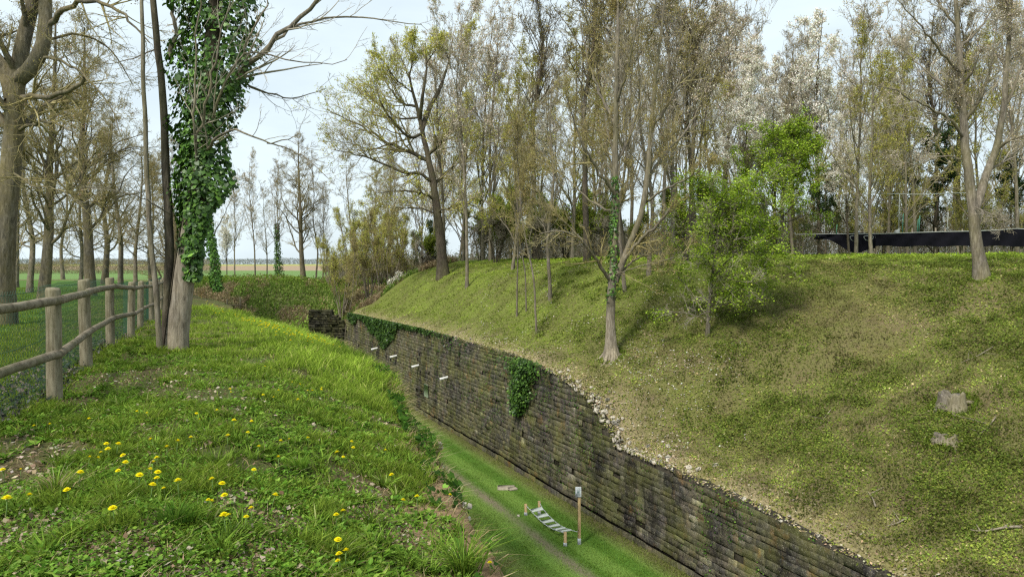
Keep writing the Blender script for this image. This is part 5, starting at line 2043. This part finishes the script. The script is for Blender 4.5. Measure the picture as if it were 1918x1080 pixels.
# mown grass of the ditch floor
x, y = pix_scatter(rg, 260000, 700, 1400, 0, 0, 17, 52, lambda x, y: (x + K * y < CW - .12) & (x + K * y > 6.0) & (G(x, y) < -7.8))
c = x + K * y
trk = np.exp(-((c - 10.62) / .26) ** 2)
keep = rg.random(len(x)) > trk * .85
x, y, c = x[keep], y[keep], c[keep]
st = sm((np.sin((c + .12 * noise(x, y, 1.5, 41, 2)) * 2 * math.pi / 1.25) + .5) / 1.0)
foot = sm((c - 12.2) / .8)
col = np.array([.135, .235, .035]) * (1 - st[:, None]) + np.array([.22, .34, .07]) * st[:, None]
col = col * (1 - foot[:, None] * .7) + np.array([.17, .17, .05]) * foot[:, None] * .7
worn = sm((noise(x, y, 1.2, 19, 3) - .5) / .2) * np.exp(-((c - 8.9) / .8) ** 2)
col = col * (1 - worn[:, None]) + np.array([.24, .23, .08]) * worn[:, None]
col = col * rg.uniform(.7, 1.3, (len(x), 1)) * (.75 + .5 * noise(x, y, .8, 91, 3))[:, None]
parts = [blades(rg, x, y, rg.uniform(.02, .07, len(x)) * (.5 + 1.2 * noise(x, y, .5, 95, 2)) * (1 + .8 * foot * rg.random(len(x))), rg.uniform(.008, .016, len(x)), rg.uniform(.3, 1, len(x)), col)]
merge("ditch_grass", parts, M_GRASS, "short mown green grass on the ditch floor", "grass")

# brambles, ivy runners and dead grass on the rampart slope
hillc = lambda x, y: (x + K * y > CW + .5) & (y < 60)
x, y = pix_scatter(rg, 560000, 640, 1980, 0, 0, 11, 56, hillc)
p = (x + K * y - CW) / 1.103
gz = G(x, y)
nA = noise(x, y, 1.3, 401, 3)
nB = noise(x, y, .45, 402, 3)
crest = sm((gz - .05) / .4)
lefty = sm((y - 24) / 9) * (1 - sm((p - 9) / 4))
lip = np.exp(-(p / 1.1) ** 2)
shade_patch = 0
N = len(x)
dist_s = (.48 + y * .019)
tone = .45 + 1.02 * sm((noise(x, y, .6, 431, 3) - .22) / .55) * (.55 + .9 * noise(x, y, 2.2, 432, 2))
kind = rg.random(N)
green = sm((nA + .6 * nB - .70) / .22)
is_straw = kind < (.31 - .22 * green + .35 * lip - .1 * lefty - .2 * crest)
colr = np.where(is_straw[:, None], vary(rg, [(.37, .31, .15), (.28, .22, .12), (.45, .38, .22), (.19, .14, .08)], N, .3),
                vary(rg, [(.155, .205, .034), (.19, .24, .042), (.105, .14, .028), (.22, .26, .055)], N, .25))
gcol = vary(rg, [(.21, .30, .035), (.27, .35, .05), (.15, .22, .028)], N, .3)
w = np.clip(crest + .65 * lefty, 0, 1)
colr = np.where((~is_straw)[:, None], colr * (1 - w[:, None]) + gcol * w[:, None], colr)
brown = sm((noise(x, y, 2.2, 411, 3) - .60) / .12) * (1 - w)
colr = colr * (1 - .45 * brown[:, None]) + np.array([.19, .14, .075]) * .45 * brown[:, None]
colr = colr * tone[:, None]
blade = (kind > .62) | (rg.random(N) < .55 * np.maximum(crest, lefty)) | is_straw & (rg.random(N) < .88)
parts = []
k = ~blade
pos = np.stack([x, y, gz + rg.uniform(.0, .10, N) * (.5 + nB)], 1)[k]
V, Q = leaf_quads(rg, pos, (rg.uniform(.04, .09, N) * dist_s)[k], .72, 0, unit(rg.normal(size=pos.shape) * .7 + np.array([-.25, -.25, 1])))
parts.append((V, Q, None, np.repeat(colr[k], 4, 0)))
k = blade
parts.append(blades(rg, x[k], y[k], (rg.uniform(.04, .12, N) * (1 - .3 * crest) * (.6 + .8 * nB))[k], (rg.uniform(.006, .012, N) * dist_s * 1.3)[k], rg.uniform(.4, 1.6, N)[k], colr[k], z=gz[k]))
merge("slope_ground_cover", parts, M_LEAF, "brambles, low weeds and dead grass covering the rampart slope", "ground cover")
# bramble mounds on the near right slope
tx, ty = pix_scatter(rg, 3300, 1000, 1980, 0, 0, 12, 38, lambda x, y: hillc(x, y) & ((x + K * y - CW) / 1.103 > 1.8) & (noise(x, y, 1.3, 401, 3) > .45) & (G(x, y) < .05))
nl_ = rg.integers(30, 70, len(tx))
idx = np.repeat(np.arange(len(tx)), nl_)
s_ = rg.uniform(.08, .24, len(tx))[idx]
o3 = rg.normal(0, 1, (len(idx), 3)) * s_[:, None]
x, y = tx[idx] + o3[:, 0], ty[idx] + o3[:, 1]
pos = np.stack([x, y, G(x, y) + np.abs(o3[:, 2]) * .7], 1)
V, Q = leaf_quads(rg, pos, rg.uniform(.035, .07, len(x)) * (.6 + .02 * y), .75, 0, unit(rg.normal(size=pos.shape) * .6 + np.array([-.2, -.2, 1])))
tint = rg.uniform(.6, 1.15, len(tx))[idx][:, None]
merge("bramble_mounds", [(V, Q, None, np.repeat(vary(rg, [(.13, .18, .03), (.165, .215, .038), (.09, .13, .024), (.20, .24, .055)], len(x), .22) * tint, 4, 0))],
      M_LEAF, "low mounds of green bramble leaves on the near right slope", "brambles")
# pale fallen petals and dead leaves under the trees
x, y = pix_scatter(rg, 15000, 900, 1400, 0, 0, 20, 50, lambda x, y: hillc(x, y) & (rg.random(len(x)) < sm((noise(x, y, 1.5, 421, 3) - .5) / .15)) & (G(x, y) < .1))
pos = np.stack([x, y, G(x, y) + rg.uniform(.01, .08, len(x))], 1)
V, Q = leaf_quads(rg, pos, rg.uniform(.03, .07, len(x)), .8, 0, unit(rg.normal(size=pos.shape) * .5 + np.array([0, -.2, 1])))
merge("fallen_petals", [(V, Q, None, np.repeat(vary(rg, [(.42, .37, .31), (.30, .24, .18), (.55, .52, .46), (.2, .15, .1)], len(x), .2), 4, 0))],
      M_LITTER, "pale fallen petals and dead leaves under the trees on the slope", "leaf litter")
# crumbled pale stone and straw along the wall top
x = []
yy = rg.uniform(10, 56, 26000)
p = np.abs(rg.normal(0, .45, len(yy))) + .02
w_ = np.interp(yy, [10, 19, 21.5, 24.5, 27, 56], [.3, .35, 1, 1, .3, .15])
k = rg.random(len(yy)) < w_
yy, p = yy[k], p[k]
xx = CW + p * 1.103 - K * yy
pos = np.stack([xx, yy, np.maximum(G(xx, yy), wall_top(yy)) + rg.uniform(.0, .05, len(xx))], 1)
V, Q = leaf_quads(rg, pos, rg.uniform(.03, .09, len(xx)), .6, 0, unit(rg.normal(size=pos.shape) * .5 + np.array([-.2, -.1, 1])))
merge("wall_top_litter", [(V, Q, None, np.repeat(vary(rg, [(.36, .29, .17), (.28, .22, .12), (.46, .40, .29), (.2, .22, .05), (.17, .19, .04)], len(xx), .25), 4, 0))],
      M_LITTER, "straw, moss and crumbled mortar along the top of the stone wall", "litter")
cs, ss = [], []
rg2 = np.random.default_rng(9)
for k in range(160):
    yv = 22.6 + rg2.normal(0, 1.3) if k < 130 else rg2.uniform(12, 40)
    pv = abs(rg2.normal(0, .30)) + .05
    xv = CW + pv * 1.103 - K * yv
    s = rg2.uniform(.05, .17)
    cs.append((xv, yv, max(float(G(xv, yv)), float(wall_top(yv)) - .03) + s * .2))
    ss.append((s, s * rg2.uniform(.6, 1), s * rg2.uniform(.4, .7)))
tag(stone_boxes("wall_rubble", cs, ss, M_RUBBLE, tilt=.5, bev=.28).build("wall_rubble", M_RUBBLE), "pale broken stones and rubble along the crumbled step of the wall top", "rubble", kind='stuff')

# scrub on the end bank and ditch side
parts = []
x, y = pix_scatter(rg, 90000, 340, 860, 0, 0, 50, 76, lambda x, y: (x + K * y < CW + 9) & (y > 57))
gz = G(x, y)
nn = noise(x, y, 2.2, 501, 3)
col = np.where((nn > .52)[:, None], vary(rg, [(.30, .24, .15), (.36, .29, .18), (.22, .17, .10)], len(x), .3), vary(rg, [(.11, .18, .035), (.15, .23, .045), (.20, .28, .06)], len(x), .3))
fresh = np.exp(-((x + 19.3) / 1.9) ** 2 - ((y - 63.4) / 1.7) ** 2)
kf = rg.random(len(x)) < fresh * 1.2
col[kf] = vary(rg, [(.30, .50, .07), (.36, .56, .09)], kf.sum(), .2)
top_ = sm((y - 69) / 3)
kt = rg.random(len(x)) < top_ * .7
col[kt] = vary(rg, [(.13, .21, .03), (.17, .25, .04)], kt.sum(), .25)
parts.append(blades(rg, x, y, rg.uniform(.15, .55, len(x)) * (.5 + nn) * (1 - .5 * top_), rg.uniform(.03, .06, len(x)), rg.uniform(.3, 1.2, len(x)), col, z=gz))
pos = np.stack([x, y, gz + rg.uniform(.05, .5, len(x)) * (.4 + nn)], 1)[::2]
V, Q = leaf_quads(rg, pos, rg.uniform(.10, .22, len(pos)), .7)
parts.append((V, Q, None, np.repeat(col[::2], 4, 0)))
merge("bank_scrub", parts, M_LEAF, "brown and green scrub on the slope closing the far end of the ditch", "scrub")

parts = []
yy = rg.uniform(2.5, 30, 80000)
t = rg.uniform(-.25, 1.25, len(yy))
xx = edge_c(yy) + t - K * yy
nn = noise(xx, yy, .6, 511, 3)
ivyz = np.exp(-((yy - 10.5) / 3.0) ** 2)
k = rg.random(len(yy)) < (.12 + .8 * ivyz) * sm((nn - .35) / .2) * np.where(yy < 7.5, .5, 1)
xx, yy, nn, ivyz = xx[k], yy[k], nn[k], ivyz[k]
pos = np.stack([xx - .03, yy, G(xx, yy) + rg.uniform(0, .12, len(xx))], 1)
V, Q, C_ = ivy_leaves(rg, pos, unit(np.stack([.9 + 0 * xx, -.2 + 0 * xx, .55 + 0 * xx], 1)), rg.uniform(.04, .085, len(xx)), ivy_cols(rg, len(xx)) * 1.4)
parts.append((V, Q, None, C_))
yy = rg.uniform(2.5, 30, 50000)
yy = yy[rg.random(len(yy)) < np.interp(yy, [0, 7, 10], [.16, .22, 1])]
t = rg.uniform(-.3, 1.1, len(yy))
xx = edge_c(yy) + t - K * yy
parts.append(blades(rg, xx, yy, rg.uniform(.04, .16, len(xx)), rg.uniform(.005, .009, len(xx)) * (1 + .05 * yy), rg.uniform(.8, 2.4, len(xx)),
                    vary(rg, [(.33, .26, .14), (.14, .20, .03), (.42, .35, .2), (.10, .16, .025)], len(xx), .3), dirang=rg.normal(-.2, .8, len(xx))))
merge("bank_edge_growth", parts, M_LEAF, "ivy, straw and weeds hanging over the crumbling edge of the bank", "weeds")
cs, ss = [], []
for k in range(420):
    yv = rg2.uniform(3, 20)
    tv = rg2.uniform(.05, 1.0)
    xv = float(edge_c(yv)) + tv - K * yv
    s = rg2.uniform(.04, .16)
    cs.append((xv, yv, float(G(xv, yv))))
    ss.append((s, s * .8, s * .6))
tag(stone_boxes("edge_rubble", cs, ss, M_RUBBLE, tilt=.5).build("edge_rubble", M_RUBBLE), "stones and clods showing in the crumbling edge of the bank", "rubble", kind='stuff')

for nm_, (bx_, by_), r_, n_, h_, cc_ in (("a", (ivb[0], ivb[1]), .30, 900, .15, GR[:3]), ("b", (ctb[0], ctb[1]), .35, 700, .13, GR[:2] * .8), ("c", (rtb[0], rtb[1]), .28, 600, .13, GR[:3]), ("d", (s1[0], s1[1]), .42, 700, .16, GR[:2] * .8), ("e", (s2[0], s2[1]), .34, 600, .14, GR[:2] * .8)):
    a_2 = rg.uniform(0, 6.28, n_)
    rr_ = r_ + np.abs(rg.normal(0, .10, n_))
    x, y = bx_ + rr_ * np.cos(a_2), by_ + rr_ * np.sin(a_2)
    V, Q, T, C = blades(rg, x, y, rg.uniform(.4, 1, n_) * h_, rg.uniform(.008, .014, n_) * (1 + .03 * by_), rg.uniform(.3, 1.2, n_), vary(rg, cc_, n_, .3))
    tag(obj("trunk_foot_grass", mk_mesh("trunk_foot_grass", V, [Q, T], C), M_GRASS), "longer grass growing round the foot of a trunk or stump", "grass", kind='stuff')

# ------------------------------------------------------------------ ivy on the wall
def wall_ivy(label, n, sampler, seed, size, bright, thick=.25, loc_y=30, stems=True):
    rg = np.random.default_rng(seed)
    y, z, o = sampler(rg, n)
    b0 = wp(loc_y, float(wall_top(loc_y)))
    pos = np.stack([CW - K * y + WN[0] * (o + face_shift(z)), y + WN[1] * (o + face_shift(z)), z], 1) - b0
    nr = np.stack([np.full(len(y), WN[0]), np.full(len(y), WN[1]), np.full(len(y), .4)], 1)
    V, Q, C_ = ivy_leaves(rg, pos, unit(nr), rg.uniform(*size, len(y)), ivy_cols(rg, len(y)) * bright)
    root = thing("ivy_plant", label, "ivy", tuple(b0))
    obj("leaves", mk_mesh("leaves", V, Q, C_), M_IVY, root)
    b = MB()
    for k in range(8):
        i = rg.integers(0, len(y))
        zt_ = float(wall_top(y[i]))
        zs = np.linspace(zt_, min(z[i], zt_ - .2), 7)
        P = np.array([wp(y[i] + .08 * math.sin(j * 1.2 + k), zz, .03 + face_shift(zz)) for j, zz in enumerate(zs)]) - b0
        b.tube(P, .012, 4, False)
    b.build("stem", M_BARK_DARK, root)


def hang1(rg, n):
    n = int(n * 1.3)
    # big hanging clump: around y 26.8..29, from the wall top down to about 1.6 m below
    t = rg.random(n) ** .9
    yc = 27.6 + .5 * t
    w = np.interp(t, [0, .2, .45, .7, 1], [1.9, 1.35, .85, .75, .3])
    y = yc + rg.normal(0, .42, n) * w
    z = wall_top(yc) + .12 - t * 2.3
    o = np.abs(rg.normal(.12, .12, n)) * (1.3 - .6 * t)
    return y, z, o


wall_ivy("thick dark ivy clump hanging down the stone wall beside the wall's raised corner", 3400, hang1, 601, (.045, .105), .95, loc_y=28)


def hang2(rg, n):
    y = rg.uniform(33, 56, n * 3)
    dep = .25 + 1.0 * sm((noise(y, y * 0, 1.6, 610, 2) - .3) / .4) * .6 + 1.1 * np.exp(-((y - 47) / 2.2) ** 2)
    t = rg.random(len(y))
    k = rg.random(len(y)) < np.interp(y, [33, 38, 43, 45, 50, 56], [.03, .08, .25, .9, .9, .5])
    y, t, dep = y[k], t[k], dep[k]
    z = wall_top(y) + .08 - t ** 1.4 * dep
    return y, z, np.abs(rg.normal(.06, .07, len(y)))


wall_ivy("long dark ivy fringe hanging over the far half of the stone wall's top", 5200, hang2, 602, (.06, .13), .72, loc_y=45)


def hang3(rg, n):
    y = rg.uniform(13, 50, n * 2)
    z = wall_top(y) - rg.random(len(y)) ** 1.2 * 3.6
    k = (z > -7.9) & (rg.random(len(y)) < sm((noise(y * 1.0, z * .6, .9, 620, 3) - .52) / .12))
    return y[k], z[k], np.abs(rg.normal(.02, .015, k.sum()))


rg = np.random.default_rng(603)
y, z, o = hang3(rg, 6500)
pos = np.stack([CW - K * y + WN[0] * (o + face_shift(z)), y + WN[1] * (o + face_shift(z)), z], 1)
V, Q, C_ = ivy_leaves(rg, pos, unit(np.stack([np.full(len(y), WN[0]), np.full(len(y), WN[1]), np.full(len(y), .4)], 1)), rg.uniform(.018, .045, len(y)), ivy_cols(rg, len(y)) * 1.6)
tag(obj("wall_moss", mk_mesh("wall_moss", V, Q, C_), M_LEAF), "sparse moss and small ferns growing on the face of the stone wall", "moss", kind='stuff')

# ------------------------------------------------------------------ dandelions
def make_dandelion():
    root = thing("dandelion", "yellow dandelion in flower", "flower")
    b = MB()
    b.tube(np.array([[0, 0, -.01], [.004, .002, .04], [.002, .004, .085]]), .0022, 5)
    b.build("stem", m_leafstem, root)
    rgd = np.random.default_rng(1)
    V, C = [], []
    T = []
    n = 0
    for ring, (cnt, L, zz, til) in enumerate(((22, .021, .085, .15), (18, .016, .088, .45), (12, .010, .091, .9))):
        for k in range(cnt):
            a = 2 * math.pi * k / cnt + ring * .2 + rgd.normal(0, .04)
            d = np.array([math.cos(a) * math.cos(til), math.sin(a) * math.cos(til), math.sin(til)])
            s = np.array([-math.sin(a), math.cos(a), 0]) * .0028
            o = np.array([.002, .004, zz])
            V += [o, o + d * L * .7 + s, o + d * L, o + d * L * .7 - s]
            C += [(.80, .62, .01)] + [(.90, .80, .02)] * 3
            T.append([n, n + 1, n + 2, n + 3])
            n += 4
    obj("flower_head", mk_mesh("flower_head", np.array(V), np.array(T), np.array(C)), M_PETAL, root)
    return root


m_leafstem = m_plain("flower_stem", (.12, .2, .05), .7, .2, 20)
near = [(10, 970, 1.2), (40, 893, .8), (8, 900, 1.1), (55, 951, 1), (130, 941, 1), (147, 911, 1), (214, 982, 1), (166, 871, .9), (179, 874, .8), (199, 848, 1), (216, 851, 1), (204, 860, 1), (192, 858, .8),
        (237, 869, 1), (233, 886, 1), (224, 899, 1), (258, 915, 1), (285, 884, 1), (296, 874, 1), (294, 908, 1), (295, 915, 1), (276, 892, .8), (280, 936, 1), (337, 929, 1.1), (292, 836, 1), (314, 856, 1),
        (331, 845, .9), (358, 833, .8), (398, 920, 1), (412, 930, 1), (393, 961, 1), (424, 952, .9), (392, 952, .8), (423, 998, 1.1), (436, 988, .9), (460, 989, .9), (473, 976, 1), (509, 951, 1),
        (473, 896, 1), (482, 853, 1), (524, 874, .9), (523, 837, .9), (438, 803, 1), (427, 833, 1), (462, 822, .8), (428, 743, 1.1), (432, 740, .8), (366, 783, .9), (470, 798, .8), (520, 738, .9),
        (496, 687, .7), (508, 690, .7), (548, 720, .8), (560, 725, .8), (575, 735, .8), (585, 737, .8), (600, 733, .7), (605, 728, .7), (488, 746, .8), (493, 745, .7), (512, 748, .8), (560, 755, .8),
        (540, 832, .8), (578, 829, .9), (636, 861, 1), (641, 865, .8), (655, 835, .8), (660, 849, .8), (720, 853, .8), (739, 903, .9), (632, 985, 1), (641, 978, .8), (630, 1038, 1), (639, 1066, 1), (649, 1062, .9), (637, 1070, .8),
        (750, 954, 1), (783, 950, 1), (840, 940, .9), (918, 1071, .8), (66, 808, .7), (94, 807, .8), (166, 790, .7), (274, 779, .7), (153, 1040, .01), (255, 776, .6), (373, 790, .6), (406, 774, .7), (310, 930, .8)]
dand = make_dandelion()
first = True
rgd = np.random.default_rng(88)
DL = "yellow dandelion in flower in the near grass of the bank"
for (px, py, s) in near:
    if s < .3:
        continue
    h = hit(px, py + 10)
    h[2] += .02
    rz = rgd.uniform(0, 6.28)
    sc = s * rgd.uniform(.92, 1.25)
    if first:
        dand.location, dand.rotation_euler, dand.scale = tuple(h), (rgd.normal(.15, .1), rgd.normal(0, .12), rz), (sc, sc, sc)
        dand['label'], dand['group'] = DL, "dandelions in the near grass of the bank"
        first = False
    else:
        r = dup(dand, tuple(h), rz, sc, DL, "dandelions in the near grass of the bank")
        r.rotation_euler = (rgd.normal(.15, .12), rgd.normal(0, .12), rz)
# far dandelions: a yellow drift along the bank's edge
fl = obj("dandelion", None)
bpy.data.objects.remove(fl)
n_far = 0
far_proto = None
while n_far < 170:
    t = rgd.random()
    px = 385 + 230 * t + rgd.normal(0, 12)
    py = np.interp(px, [370, 400, 480, 560, 650], [552, 575, 608, 630, 655]) + abs(rgd.normal(0, 9)) + 2
    h = hit(px, py)
    if h[0] + K * h[1] > edge_c(h[1]) + .2 or h[1] > 48:
        continue
    r = dup(dand, tuple(h), rgd.uniform(0, 6.28), rgd.uniform(1.0, 1.5), "small yellow dandelion in the drift along the far edge of the bank", "dandelions in the drift along the far bank edge")
    r.location.z += .06
    n_far += 1

# ------------------------------------------------------------------ grass tufts that stand out
def tuft(label, px, py, n, h, seed, col):
    rg = np.random.default_rng(seed)
    p = hit(px, py)
    a = rg.uniform(0, 6.28, n)
    r = np.abs(rg.normal(0, .04, n))
    x, y = r * np.cos(a), r * np.sin(a)
    V, Q, T, C = blades(rg, x, y, rg.uniform(.5, 1, n) * h, rg.uniform(.005, .009, n), rg.uniform(.4, 1.4, n), vary(rg, col, n, .3), z=np.zeros(n), dirang=a)
    tag(obj("grass_tuft", mk_mesh("grass_tuft", V, [Q, T], C), M_GRASS, loc=tuple(p)), label, "grass tuft")


tuft("big arching grass tuft at the bottom centre on the bank's crumbling edge", 868, 1075, 260, .30, 1, [(.15, .25, .03), (.22, .32, .05), (.10, .18, .03)])
tuft("grass tuft with dry pale blades low at the left of the photo", 105, 925, 160, .20, 2, [(.14, .24, .03), (.42, .36, .2), (.20, .28, .05)])
tuft("bushy bright grass tuft right of the bank's bare patches", 560, 880, 170, .18, 3, [(.14, .25, .03), (.20, .32, .05)])
tuft("dark broad-bladed grass tuft in the middle of the near bank", 330, 985, 150, .20, 4, [(.07, .15, .02), (.11, .2, .03)])
